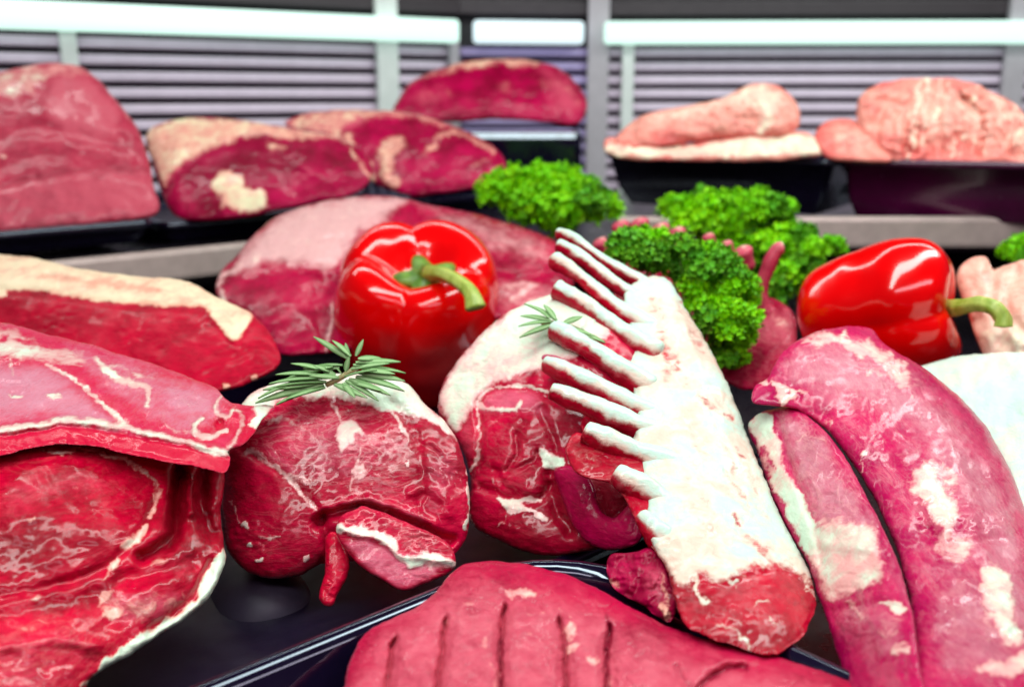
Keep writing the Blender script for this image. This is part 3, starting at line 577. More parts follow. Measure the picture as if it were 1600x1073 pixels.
meat('fat_cap', 'pale pink membrane slab folded over the top', None, 'membrane',
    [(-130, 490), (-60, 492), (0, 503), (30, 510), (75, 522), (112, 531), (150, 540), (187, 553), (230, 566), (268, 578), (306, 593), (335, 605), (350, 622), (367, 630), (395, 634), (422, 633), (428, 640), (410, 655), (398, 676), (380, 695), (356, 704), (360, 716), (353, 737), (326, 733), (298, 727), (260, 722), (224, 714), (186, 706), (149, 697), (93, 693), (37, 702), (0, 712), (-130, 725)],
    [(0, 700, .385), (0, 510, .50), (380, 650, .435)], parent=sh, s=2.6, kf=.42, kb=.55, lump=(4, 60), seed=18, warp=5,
    feats=[('l', [(-60, 668), (0, 671), (75, 661), (112, 656), (168, 663), (239, 678), (298, 689), (354, 708)], 6, 7), ('p', [(-130, 680), (0, 678), (112, 663), (239, 685), (356, 712), (352, 745), (150, 720), (-130, 740)], 5, -9), ('l', [(75, 572), (130, 605), (165, 635), (200, 668), (220, 676)], 6, -5), ('o', (343, 663, 9, 11, 0), 0, -22), ('l', [(316, 656), (304, 668), (310, 681), (330, 681), (352, 671)], 4, 7), ('o', (388, 662, 10, 14, 20), 0, -12), ('o', (370, 650, 12, 8, 0), 0, 7), ('o', (365, 690, 14, 8, -50), 0, 8), ('l', [(352, 625), (338, 640), (352, 652)], 5, 6)],
    fat=[('l', [(-60, 668), (0, 671), (75, 661), (112, 656), (168, 663), (205, 668), (239, 678), (298, 692), (354, 709)], 7, .95), ('p', [(195, 655), (225, 668), (262, 684), (225, 680)], 6, .8), ('l', [(75, 572), (105, 588), (130, 605), (165, 635), (195, 662)], 4.5, .8), ('p', [(-130, 500), (0, 512), (35, 520), (70, 538), (125, 550), (140, 566), (110, 572), (60, 566), (0, 560), (-130, 560)], 8, .72), ('l', [(150, 560), (175, 585), (205, 598), (228, 606), (230, 632)], 7, .8), ('l', [(170, 572), (190, 574), (208, 585), (240, 588)], 4, .5),
         ('l', [(316, 656), (304, 668), (310, 681), (330, 681), (352, 671)], 4.5, 1), ('p', [(395, 634), (425, 630), (418, 648), (400, 668), (388, 660), (400, 648)], 3, 1.1), ('l', [(345, 622), (336, 640), (352, 650), (366, 640)], 5, .7), ('l', [(372, 640), (380, 660), (372, 680), (358, 700)], 6, .6), ('o', (85, 620, 14, 6, 5), .6, .75), ('o', (25, 618, 12, 4, 5), .6, .7), ('l', [(15, 560), (22, 585)], 4, .5), ('l', [(285, 625), (300, 640)], 3, .5), ('l', [(258, 660), (275, 670), (300, 672)], 4, .5), ('o', (8, 531, 8, 4, 0), .6, -.8), ('o', (38, 534, 14, 4, 10), .6, -.6)],
    pale=[('p', [(-130, 570), (60, 570), (120, 600), (200, 680), (80, 655), (-130, 665)], 16, .85), ('p', [(100, 535), (340, 605), (360, 640), (300, 680), (200, 640)], 12, .62), ('p', [(250, 600), (330, 610), (330, 650), (270, 650)], 12, .85)],
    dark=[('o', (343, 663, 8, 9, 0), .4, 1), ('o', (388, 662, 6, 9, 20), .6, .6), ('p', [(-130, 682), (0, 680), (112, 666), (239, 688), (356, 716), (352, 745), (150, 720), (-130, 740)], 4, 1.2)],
    vein=[('p', [(130, 560), (340, 610), (350, 680), (220, 660)], 10, .35)])

# front grooved beef ---------------------------------------------------------
gro = [[(700, 955), (692, 1000), (684, 1060), (680, 1120)], [(790, 935), (784, 985), (782, 1040), (788, 1120)], [(872, 955), (880, 1000), (884, 1050), (884, 1120)], [(950, 965), (953, 985), (948, 1020), (950, 1120)], [(622, 985), (610, 1020), (605, 1080)]]
meat('grooved_beef', 'pink beef joint with parallel slits lying at the front in the glossy tray', 'beef joint', 'beef',
    [(530, 1140), (538, 1073), (546, 1030), (573, 987), (620, 962), (655, 945), (684, 920), (716, 886), (760, 876), (830, 883), (890, 899), (945, 925), (1000, 955), (1050, 980), (1110, 1000), (1170, 1015), (1230, 1030), (1300, 1053), (1360, 1080), (1420, 1140)],
    [(760, 880, .372), (760, 1120, .295), (1350, 1100, .305), (560, 1050, .325)], s=2.3, kf=.48, kb=.5, lump=(4, 60), fine=3, seed=20, warp=7,
    feats=[('l', g_, 3, -24, 20) for g_ in gro]+[('l', g_, 12, -14, 30) for g_ in gro]+[('l', g_, 30, -7, 60) for g_ in gro]+[('l', [(1090, 1078), (1115, 1055), (1140, 1044), (1165, 1043)], 6, -14), ('l', [(1058, 1040), (1066, 1060), (1080, 1075)], 6, -8), ('o', (1000, 1030, 40, 60, 0), 0, 6), ('l', [(1100, 1040), (1140, 1030), (1180, 1030)], 9, 7)],
    fat=[('p', [(792, 922), (830, 918), (834, 932), (800, 932)], 4, .72), ('l', [(822, 945), (824, 962), (850, 960)], 4, .42), ('o', (892, 985, 9, 16, 20), .6, .75), ('o', (894, 1010, 9, 8, 0), .6, .75), ('o', (930, 1030, 9, 7, 20), .6, .75), ('o', (757, 1004, 6, 9, 0), .6, .6), ('l', [(765, 1040), (780, 1073)], 5, .5), ('l', [(720, 940), (742, 940)], 5, .42), ('o', (704, 970, 5, 5, 0), .5, .4), ('o', (830, 995, 6, 7, 0), .6, .4), ('l', [(955, 1060), (960, 1085)], 5, .4), ('l', [(880, 950), (890, 965)], 4, .4)],
    pale=[('p', [(560, 1020), (700, 900), (900, 930), (1100, 1010), (1300, 1060), (1200, 1140), (600, 1140)], 40, .74)],  # pink sheen put into the beef's colour
    dark=[('l', gro[1][1:], 4, .9), ('l', gro[3], 4.5, .9), ('l', gro[2][1:], 3, .4), ('l', gro[0][1:], 3, .3), ('l', [(1090, 1078), (1115, 1055), (1140, 1044), (1165, 1043)], 6, 1), ('l', [(1058, 1040), (1066, 1060), (1080, 1075)], 4, .6), ('p', [(540, 1040), (580, 985), (690, 915), (700, 900), (690, 930), (600, 1000), (560, 1060)], 8, .35)],  # shade painted along the slits
    vein=[('p', [(690, 900), (960, 960), (960, 1080), (650, 1080)], 20, .12)])

# pork pieces on the right ---------------------------------------------------
meat('pork_loin', 'thick glossy pink pork loin at the right, the wider of the two', 'pork loin', 'pork',
    [(1176, 628), (1180, 602), (1200, 590), (1213, 562), (1240, 536), (1280, 517), (1330, 509), (1362, 515), (1385, 540), (1440, 572), (1490, 612), (1530, 652), (1562, 702), (1592, 765), (1622, 850), (1652, 960), (1670, 1140), (1440, 1140), (1430, 1040), (1425, 960), (1404, 870), (1372, 792), (1330, 722), (1290, 672), (1245, 640), (1208, 634)],
    [(1290, 530, .500), (1540, 1100, .285), (1480, 640, .465)], s=3, kf=.62, kb=.7, lump=(6, 60), seed=23, warp=10,
    feats=[('l', [(1225, 560), (1240, 620), (1290, 650)], 12, -6), ('l', [(1330, 640), (1420, 760), (1470, 900), (1490, 1060)], 16, -7), ('l', [(1460, 640), (1500, 740), (1530, 860)], 14, 5), ('o', (1200, 612, 24, 18, 0), 0, -5), ('l', [(1440, 830), (1500, 850), (1560, 840)], 10, -6)],
    fat=[('p', [(1205, 592), (1222, 600), (1250, 614), (1240, 622), (1225, 640), (1212, 620)], 4, .85), ('p', [(1245, 532), (1290, 520), (1330, 525), (1380, 545), (1420, 580), (1432, 612), (1415, 612), (1390, 585), (1345, 560), (1310, 542), (1270, 545)], 6, .72), ('l', [(1360, 580), (1390, 575), (1430, 605)], 7, .6), ('p', [(1425, 735), (1460, 725), (1480, 760), (1495, 800), (1480, 850), (1450, 800), (1428, 770)], 9, .92), ('l', [(1460, 720), (1480, 740), (1490, 790)], 10, .6), ('p', [(1455, 840), (1500, 830), (1530, 850), (1500, 880), (1470, 870)], 8, .6),
         ('p', [(1530, 880), (1565, 890), (1590, 960), (1600, 1010), (1570, 1000), (1540, 950)], 10, 1.0), ('p', [(1530, 1040), (1570, 1025), (1620, 1020), (1620, 1050), (1550, 1055)], 8, .85), ('l', [(1530, 940), (1550, 1000)], 8, .5), ('l', [(1300, 660), (1310, 640), (1320, 600)], 3, .3), ('l', [(1300, 690), (1290, 655)], 4, .5), ('l', [(1348, 700), (1345, 735)], 3, .6), ('o', (1190, 596, 10, 7, 0), .6, .8)],
    pale=[('p', [(1215, 570), (1300, 525), (1400, 570), (1530, 680), (1600, 820), (1640, 1000), (1560, 1000), (1500, 800), (1400, 660), (1290, 640)], 26, .72), ('p', [(1460, 880), (1540, 900), (1600, 1040), (1470, 1060)], 30, .6)],
    dark=[('l', [(1310, 680), (1360, 760), (1410, 870), (1428, 960)], 26, .55), ('p', [(1185, 610), (1215, 620), (1215, 640), (1180, 640)], 6, .5)],
    vein=[('p', [(1220, 560), (1380, 540), (1600, 800), (1640, 1060), (1450, 1060), (1420, 880), (1330, 700)], 20, .5)])
meat('pork_tenderloin', 'narrow pink pork tenderloin with a white fat strip beside the rib rack', 'pork tenderloin', 'pork',
    [(1168, 668), (1182, 648), (1205, 640), (1240, 638), (1278, 662), (1320, 712), (1365, 797), (1400, 870), (1424, 950), (1438, 1040), (1450, 1140), (1345, 1140), (1312, 1035), (1292, 970), (1276, 925), (1262, 880), (1235, 835), (1208, 780), (1188, 720)],
    [(1215, 650, .462), (1390, 1120, .285), (1330, 740, .405)], s=2.6, kf=.6, kb=.7, lump=(5, 50), seed=25, warp=9,
    feats=[('l', [(1215, 655), (1240, 740), (1275, 830), (1285, 880)], 7, -9), ('l', [(1290, 850), (1360, 860), (1380, 900)], 8, 5), ('l', [(1300, 960), (1370, 945), (1410, 955)], 9, -8), ('o', (1370, 980, 30, 30, 0), 0, 7)],
    fat=[('p', [(1172, 664), (1200, 642), (1212, 665), (1228, 720), (1250, 775), (1275, 830), (1285, 880), (1262, 878), (1240, 830), (1212, 780), (1192, 720)], 5, .95), ('l', [(1192, 700), (1205, 735)], 4, -.7), ('l', [(1205, 760), (1225, 800)], 4, -.6), ('l', [(1222, 720), (1232, 735)], 4, -.5), ('p', [(1270, 822), (1310, 812), (1365, 822), (1374, 860), (1380, 900), (1340, 925), (1305, 940), (1284, 930), (1276, 890)], 9, .85), ('p', [(1370, 940), (1410, 944), (1422, 958), (1400, 958)], 3, .8), ('l', [(1330, 940), (1345, 960)], 8, .6), ('l', [(1240, 690), (1265, 680), (1290, 695)], 5, .5), ('p', [(1365, 965), (1400, 960), (1410, 990), (1385, 1005), (1368, 990)], 8, .38), ('p', [(1390, 1010), (1425, 1000), (1420, 1020), (1395, 1025)], 3, .6)],
    pale=[('p', [(1215, 645), (1270, 665), (1340, 770), (1370, 830), (1280, 820), (1240, 740)], 14, .75), ('p', [(1300, 940), (1400, 940), (1420, 1040), (1320, 1010)], 16, .5)],
    dark=[('l', [(1350, 790), (1395, 880), (1420, 960)], 14, .6), ('l', [(1310, 1010), (1340, 1070)], 20, .4)],
    vein=[('p', [(1220, 650), (1290, 680), (1370, 820), (1300, 830), (1250, 770)], 12, .7), ('p', [(1280, 830), (1370, 830), (1380, 930), (1290, 930)], 12, .5)])
meat('fat_slab', 'smooth white slab of fat at the right edge behind the wide pork loin', 'fat slab', 'fatslab',
    [(1425, 585), (1450, 568), (1490, 558), (1540, 552), (1600, 550), (1740, 555), (1760, 840), (1640, 840), (1580, 780), (1520, 690), (1460, 620)],
    [(1500, 560, .55), (1640, 830, .38)], s=4, kf=.3, kb=.5, cap=60, lump=(9, 70), fine=3, seed=27, fat=[('p', [(1400, 540), (1780, 540), (1780, 860), (1500, 860)], 10, 1.0), ('l', [(1530, 575), (1600, 565), (1640, 580)], 12, -.25)], warp=12)
meat('chicken', 'pale pink poultry piece behind the right red pepper stem', 'chicken', 'pale',
    [(1495, 440), (1505, 412), (1525, 401), (1542, 404), (1552, 420), (1580, 412), (1610, 405), (1700, 410), (1740, 560), (1600, 575), (1545, 566), (1530, 540), (1515, 500)],
    [(1520, 420, .63), (1620, 560, .57)], s=4, kf=.6, kb=.7, lump=(10, 40), seed=29, pale=[('p', [(1490, 400), (1700, 400), (1700, 570), (1500, 570)], 20, .7)], fat=[('p', [(1500, 500), (1700, 490), (1700, 580), (1520, 580)], 20, .75), ('l', [(1555, 420), (1560, 460), (1545, 490)], 12, .6)], feats=[('l', [(1552, 420), (1550, 470), (1530, 500)], 10, -14), ('l', [(1590, 420), (1570, 480), (1600, 520)], 9, -10)], dark=[])

# ------------------------------------------------------------------ middle row
meat('beef_fillet', 'long red beef fillet with a beige fat cap at the left, on its tray', 'beef fillet', 'fillet',
    [(-140, 390), (0, 398), (60, 404), (110, 417), (200, 430), (290, 439), (330, 460), (382, 483), (408, 505), (428, 532), (438, 562), (424, 582), (390, 598), (352, 610), (300, 615), (200, 600), (0, 560), (-140, 540)],
    [(0, 400, .68), (0, 560, .60), (430, 560, .565)], s=3, kf=.5, kb=.7, lump=(4, 70), seed=31, warp=4,
    feats=[('l', [(-100, 455), (0, 456), (60, 455), (150, 470), (250, 478), (318, 482), (370, 500)], 6, -5), ('l', [(320, 590), (400, 545), (432, 560)], 8, -5), ('p', [(315, 480), (380, 486), (392, 505), (376, 530), (364, 534), (345, 515)], 4, 5)],
    fat=[('p', [(-160, 380), (0, 385), (110, 405), (290, 425), (340, 455), (390, 478), (392, 502), (378, 518), (374, 530), (363, 534), (352, 520), (330, 492), (315, 480), (250, 478), (150, 470), (60, 455), (10, 452), (0, 466), (-160, 480)], 3, 1.1), ('l', [(60, 432), (150, 440), (250, 455)], 5, -.35), ('o', (355, 603, 6, 4, 0), .5, .8), ('o', (397, 592, 8, 5, 20), .5, .7)],
    dark=[('p', [(0, 480), (200, 490), (420, 540), (420, 600), (0, 600)], 30, .25)])
meat('beef_roast', 'large pink veal leg roast with pale membrane behind the upright red pepper', 'roast', 'veal',
    [(336, 452), (345, 425), (365, 405), (395, 368), (440, 336), (500, 316), (560, 308), (620, 308), (680, 322), (740, 334), (800, 350), (850, 368), (880, 390), (896, 430), (890, 470), (850, 490), (780, 500), (650, 520), (560, 545), (500, 552), (455, 556), (432, 550), (410, 520), (380, 492), (350, 475)],
    [(450, 340, .82), (480, 550, .665), (860, 420, .76)], root=False, s=3, kf=.55, kb=.6, lump=(6, 80), seed=33, warp=8,
    feats=[('l', [(520, 440), (500, 480), (510, 545)], 12, -10), ('l', [(530, 400), (505, 440), (480, 480)], 14, -7), ('o', (430, 470, 60, 60, 0), 0, 10), ('l', [(760, 430), (800, 440), (850, 425)], 10, -10), ('o', (850, 400, 30, 30, 0), 0, 8), ('l', [(390, 440), (440, 425), (500, 420)], 12, -6)],
    fat=[('p', [(345, 445), (375, 425), (400, 418), (395, 402), (440, 410), (500, 420), (540, 380), (600, 330), (640, 318), (560, 300), (440, 325), (380, 390), (355, 425)], 12, .40), ('l', [(352, 470), (340, 450), (352, 430), (375, 418)], 7, .6), ('o', (400, 402, 10, 12, 0), .6, .8), ('l', [(518, 480), (516, 510), (505, 545)], 7, .55), ('l', [(790, 450), (830, 445), (800, 470), (850, 470)], 8, .5), ('l', [(700, 330), (760, 345), (820, 365)], 8, .3), ('o', (475, 412, 20, 6, 10), .8, .4)],
    pale=[('p', [(360, 430), (420, 350), (520, 312), (640, 310), (560, 370), (520, 420), (430, 410)], 12, 1.0), ('p', [(640, 310), (740, 335), (860, 375), (890, 420), (780, 400), (690, 350)], 20, .62), ('p', [(400, 480), (500, 460), (500, 520), (430, 530)], 30, .18), ('p', [(770, 440), (860, 440), (860, 490), (780, 490)], 10, .5)])
# second rack peeking through the parsley
rk2 = meat('meat', 'small rack of lamb behind the parsley with only pink bone tips showing', 'lamb rack', 'beef',
    [(1150, 560), (1165, 520), (1185, 480), (1200, 465), (1225, 475), (1245, 500), (1240, 560), (1215, 600), (1170, 610), (1140, 600), (1060, 560), (1000, 480), (960, 420), (980, 400), (1060, 420), (1120, 470)],
    [(1200, 480, .66), (1190, 600, .60), (970, 420, .76)], root='lamb_rack', s=3, kf=.5, kb=.5, lump=(8, 40), seed=35, pale=[('p', [(1170, 490), (1240, 490), (1240, 540), (1180, 540)], 14, .8)], fat=[('o', (1222, 505, 22, 14, 30), .8, .5)], vein=[('o', (1195, 540, 60, 60, 0), .8, .5)], dark=[('p', [(1130, 530), (1200, 530), (1215, 610), (1130, 610)], 20, .9)])
def bone2(pts, d0, d1, rad):
    pts = np.array(pts, float); dd = np.linspace(d0, d1, len(pts)); ctr = P(pts[:, 0], pts[:, 1], dd); r = np.array(rad)*dd/F
    v, pl, nrm, tt = tube_pts(ctr, r, 14, 24, capr=.9); g_ = fbm(v*120, 2); v = (v+nrm*(r.mean()*.12*g_)[..., None]).reshape(-1, 3)
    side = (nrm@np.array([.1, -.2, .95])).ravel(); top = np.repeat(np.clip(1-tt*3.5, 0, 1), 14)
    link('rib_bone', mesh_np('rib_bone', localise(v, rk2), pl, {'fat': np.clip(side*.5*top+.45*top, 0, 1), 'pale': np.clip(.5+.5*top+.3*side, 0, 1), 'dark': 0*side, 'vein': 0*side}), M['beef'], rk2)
bone2([(1226, 386), (1212, 392), (1200, 420), (1190, 450), (1192, 480), (1205, 500)], .645, .655, (9, 11, 11, 10, 13, 22))
for (x, y, r, d) in ((966, 347, 15, .73), (996, 343, 16, .725), (1028, 352, 17, .715), (1056, 357, 14, .705), (936, 374, 15, .71), (952, 392, 9, .70), (1105, 366, 10, .70), (1133, 378, 11, .69), (1158, 387, 16, .66), (1116, 408, 9, .66)):
    bone2([(x, y), (x+3, y+7), (x+8, y+20), (x+14, y+36)], d, d+.004, (r*.85, r*.95, r*.75, r*.7))

# ------------------------------------------------------------------ back row
meat('beef_cut', 'large domed pink beef cut at the left edge of the upper shelf', 'beef cut', 'beef',
    [(-150, 200), (-100, 140), (-40, 118), (0, 112), (50, 101), (95, 99), (125, 104), (150, 122), (185, 160), (212, 196), (230, 240), (240, 290), (243, 335), (150, 352), (0, 366), (-150, 376)],
    [(0, 110, .93), (0, 360, .83), (240, 300, .88)], s=3.5, kf=.45, kb=.8, lump=(6, 60), seed=41, warp=9,
    feats=[('l', [(0, 295), (60, 280), (140, 268), (240, 272)], 8, -7), ('l', [(0, 215), (60, 200), (130, 215), (190, 225)], 12, -7), ('l', [(0, 265), (70, 240), (150, 255)], 12, -6)],
    fat=[('p', [(-60, 110), (0, 108), (90, 95), (130, 105), (140, 118), (80, 120), (40, 150), (-60, 155)], 8, .62), ('l', [(185, 160), (205, 180), (215, 200)], 5, .5), ('o', (5, 247, 10, 5, 0), .6, .7), ('l', [(0, 350), (80, 345), (190, 333)], 8, .3)],
    pale=[('p', [(90, 110), (150, 120), (190, 170), (190, 220), (120, 230), (60, 170)], 16, .95), ('p', [(0, 285), (240, 268), (243, 340), (0, 365)], 10, .85), ('p', [(-150, 100), (250, 100), (250, 370), (-150, 370)], 20, .6)])
meat('beef_joint', 'dark red beef joint with yellow fat and a pale round spot, beside the domed cut', 'beef joint', 'beef_dark',
    [(228, 215), (245, 195), (300, 184), (360, 186), (420, 194), (470, 204), (520, 212), (560, 232), (582, 262), (574, 290), (540, 308), (470, 322), (400, 336), (330, 344), (285, 342), (262, 325), (250, 295), (238, 255)],
    [(400, 190, .99), (400, 340, .90)], s=3, kf=.5, kb=.7, lump=(5, 50), seed=43, warp=7,
    feats=[('l', [(255, 300), (285, 262), (340, 228), (400, 216), (470, 212)], 7, -5)],
    fat=[('p', [(220, 210), (250, 190), (300, 180), (420, 190), (520, 210), (560, 225), (540, 222), (460, 216), (400, 214), (350, 226), (300, 250), (270, 270), (255, 295), (240, 260)], 7, .75), ('p', [(328, 285), (372, 270), (382, 290), (412, 300), (410, 328), (375, 334), (350, 318)], 4, .95), ('p', [(410, 225), (440, 222), (458, 236), (430, 240)], 4, .55), ('l', [(548, 232), (565, 260), (580, 280)], 6, .6)],
    pale=[('p', [(232, 215), (300, 190), (330, 230), (290, 260), (255, 290)], 10, .7), ('o', (500, 250, 40, 20, 0), .9, .2)], dark=[('p', [(280, 280), (350, 232), (440, 230), (420, 300), (320, 335)], 14, .5)])
meat('beef_joint', 'dark beef joint with winding white fat seams left of the parsley', 'beef joint', 'beef_dark',
    [(446, 195), (470, 180), (510, 173), (560, 171), (610, 173), (670, 184), (720, 202), (765, 224), (789, 250), (784, 275), (750, 292), (700, 302), (650, 306), (610, 298), (580, 285), (560, 250), (500, 215)],
    [(620, 172, 1.06), (640, 305, .97)], s=3, kf=.5, kb=.7, lump=(5, 50), seed=45, warp=6,
    feats=[('l', [(600, 215), (625, 230), (605, 250), (600, 280)], 7, 4)],
    fat=[('p', [(440, 195), (500, 168), (620, 168), (700, 190), (740, 206), (690, 200), (620, 184), (550, 190), (540, 205), (550, 225), (540, 230), (500, 210)], 6, .55), ('l', [(545, 215), (555, 240), (575, 260), (582, 285)], 8, .75), ('p', [(600, 218), (625, 214), (640, 232), (625, 240), (615, 262), (630, 290), (610, 298), (592, 270), (590, 240)], 6, .62), ('l', [(665, 238), (690, 215), (720, 208), (755, 228), (770, 240)], 8, .55), ('l', [(735, 256), (765, 252)], 6, .4)],
    pale=[('p', [(450, 190), (560, 172), (560, 200), (500, 210)], 8, .9), ('o', (740, 260, 40, 20, 10), .9, .35)])
meat('beef_joint', 'oval magenta red beef joint standing topmost at the back corner', 'beef joint', 'beef_dark',
    [(617, 178), (622, 155), (645, 126), (690, 106), (740, 95), (790, 92), (835, 96), (875, 108), (902, 132), (917, 160), (912, 185), (890, 196), (840, 190), (770, 188), (700, 191), (650, 188)],
    [(770, 100, 1.22), (770, 190, 1.16)], s=3, kf=.55, kb=.6, lump=(4, 50), seed=47, warp=7,
    fat=[('p', [(690, 106), (745, 90), (800, 87), (845, 95), (835, 104), (780, 104), (720, 112)], 5, .7), ('p', [(640, 130), (690, 108), (700, 114), (660, 128)], 5, .5), ('p', [(620, 160), (640, 180), (690, 188), (640, 192)], 8, .3), ('l', [(700, 145), (710, 152)], 6, .35), ('o', (790, 138, 16, 10, 20), .8, .35), ('o', (775, 174, 9, 6, 0), .6, .35), ('l', [(840, 130), (880, 140), (910, 165)], 12, .32), ('o', (668, 150, 30, 9, -10), .8, .32)],
    pale=[('p', [(830, 100), (900, 130), (912, 180), (860, 180), (850, 130)], 14, .75), ('o', (670, 152, 40, 16, -10), .9, .6), ('o', (790, 140, 30, 18, 0), .9, .4)])
meat('pork_knuckle', 'pale pork knuckle lying on a flat piece in the left of the two right trays', 'pork knuckle', 'pale',
    [(962, 216), (985, 192), (1010, 178), (1050, 168), (1100, 160), (1135, 150), (1155, 138), (1180, 130), (1215, 134), (1238, 152), (1251, 178), (1245, 202), (1215, 213), (1170, 215), (1120, 217), (1060, 226), (1000, 234), (965, 232)],
    [(1100, 150, .96), (1100, 225, .93)], s=3, kf=.7, kb=.7, lump=(9, 40), seed=51, fine=5, vein=[('p', [(960, 180), (1240, 130), (1250, 210), (970, 230)], 10, .5)], fat=[('p', [(1000, 178), (1100, 158), (1180, 128), (1230, 150), (1200, 190), (1160, 170), (1060, 185)], 12, .7), ('l', [(1190, 140), (1200, 180), (1190, 205)], 12, .8)], pale=[('p', [(980, 180), (1240, 140), (1240, 200), (1000, 215)], 10, .5)], dark=[('l', [(990, 230), (1100, 212), (1220, 208)], 10, .5)])
meat('pork_piece', 'flat pale pork piece under the knuckle along the tray edge', 'pork piece', 'pale',
    [(944, 222), (960, 214), (1040, 226), (1120, 218), (1200, 208), (1255, 206), (1280, 222), (1286, 242), (1180, 252), (1000, 250), (950, 240)],
    [(1100, 215, .935), (1100, 250, .92)], s=3, kf=.5, kb=.6, lump=(5, 40), seed=52, fine=4, fat=[('p', [(960, 225), (1100, 222), (1250, 206), (1282, 225), (1270, 245), (960, 245)], 6, .8)], dark=[('o', (1030, 240, 30, 6, 0), .8, .4)])
jr = np.random.default_rng(5)
strand = [[(1350+20*k+jr.uniform(-9, 9), 240), (1362+19*k+jr.uniform(-11, 11), 190+jr.uniform(-15, 15)), (1395+13*k+jr.uniform(-9, 9), 135+jr.uniform(-8, 20))] for k in range(16)]
tk = [('l', g_, jr.uniform(4, 8), jr.uniform(-16, -6)) for g_ in strand]
meat('rolled_roast', 'large ridged pale rolled roast in the right tray', 'rolled roast', 'pale',
    [(1338, 170), (1350, 145), (1380, 130), (1420, 124), (1470, 122), (1520, 130), (1560, 148), (1600, 175), (1650, 215), (1660, 260), (1580, 262), (1480, 258), (1400, 252), (1375, 235), (1345, 205)],
    [(1480, 125, .97), (1480, 255, .91)], s=3, kf=.6, kb=.7, lump=(9, 30), seed=53, ragged=3, feats=tk, fine=7, vein=[('p', [(1340, 120), (1660, 140), (1660, 260), (1350, 250)], 10, .6)], warp=14, fat=[('l', [(x+9, y) for x, y in g_[1 if k % 3 else 0:]], 5, jr.uniform(.35, .8)) for k, g_ in enumerate(strand)]+[('o', (1400+jr.uniform(0, 190), 140+jr.uniform(0, 100), jr.uniform(6, 16), jr.uniform(5, 10), jr.uniform(0, 180)), .8, .7) for k in range(16)]+[('o', (1480, 175, 90, 40, 15), .9, .45)], pale=[('p', [(1340, 140), (1640, 140), (1640, 230), (1360, 215)], 10, .45)], dark=[('p', [(1400, 225), (1600, 235), (1600, 262), (1400, 256)], 12, .45)])
meat('poultry_breast', 'small smooth pale breast between the knuckle and the ridged roast', 'poultry breast', 'pale',
    [(1272, 215), (1285, 194), (1310, 185), (1335, 188), (1360, 205), (1385, 235), (1390, 252), (1340, 252), (1292, 246)], [(1320, 188, .95), (1330, 250, .91)], s=3, kf=.6, kb=.6, lump=(5, 40), seed=54, fine=4, fat=[('o', (1330, 215, 50, 24, 20), .9, .45)], pale=[('o', (1320, 215, 60, 40, 0), .6, .3)])
def wtray(label, pa, pb, z, W, h, **kw):
    """tray whose front rim runs through two pixels at rim height z+h"""
    a = Pz(pa[0], pa[1], z+h)[:2]; b = Pz(pb[0], pb[1], z+h)[:2]; ang = math.atan2(b[1]-a[1], b[0]-a[0])
    return tray(label, a, ang, float(np.linalg.norm(b-a)), W, h, z, **kw)
wtray('black tray on the left shelf under the domed pink beef cut', (-160, 375), (246, 342), .078, .30, .020, r=.015)
wtray('black tray on the left shelf under the spotted and the seamed dark joints', (256, 348), (800, 300), .072, .30, .02, r=.015)
wtray('deep black tray holding the pale pork knuckle at the right', (942, 236), (1306, 248), .090, .24, .055, r=.012, slope=.016)
wtray('deep black tray holding the ridged rolled roast, rightmost of the back row', (1314, 247), (1800, 258), .090, .24, .055, r=.012, slope=.010, rimmat='reflect_black')
# stand under the topmost joint
a = P(655, 195, 1.13); 
st = link('display_stand', box(0, 0, 0, .20, .12, .09, .008), M['black'], smooth=False); st.location = (float(P(775, 250, 1.2)[0]), float(P(775, 250, 1.2)[1]), .117)
tag(st, 'black stand holding up the topmost beef joint at the back', 'stand')
# ------------------------------------------------------------------ peppers
def pepper_mat():
    g = G('red_pepper_skin'); n = g.noise(30, 3)
    col = g.mix(g.ramp(n, .3, .7), (.74, .0003, .0006), (.86, .0006, .001))
    g.set(Base_Color=col, Roughness=.16, Coat_Weight=.7, Coat_Roughness=.05, Specular_IOR_Level=.3, Normal=g.bump(g.noise(35, 2), .12, .002)); return g.m
def stem_mat(name, a, b):
    g = G(name); n = g.noise(160, 4, .6, .5, stretch=(1, 1, .3))
    g.set(Base_Color=g.mix(g.ramp(n, .3, .7), a, b), Roughness=.42, Subsurface_Weight=.1, Subsurface_Scale=.003, Normal=g.bump(n, .3, .0008)); return g.m
M['pepper'] = pepper_mat(); M['stem'] = stem_mat('pepper_stem', (.24, .34, .03), (.46, .52, .11)); M['calyx'] = stem_mat('pepper_calyx', (.06, .16, .015), (.16, .30, .03))
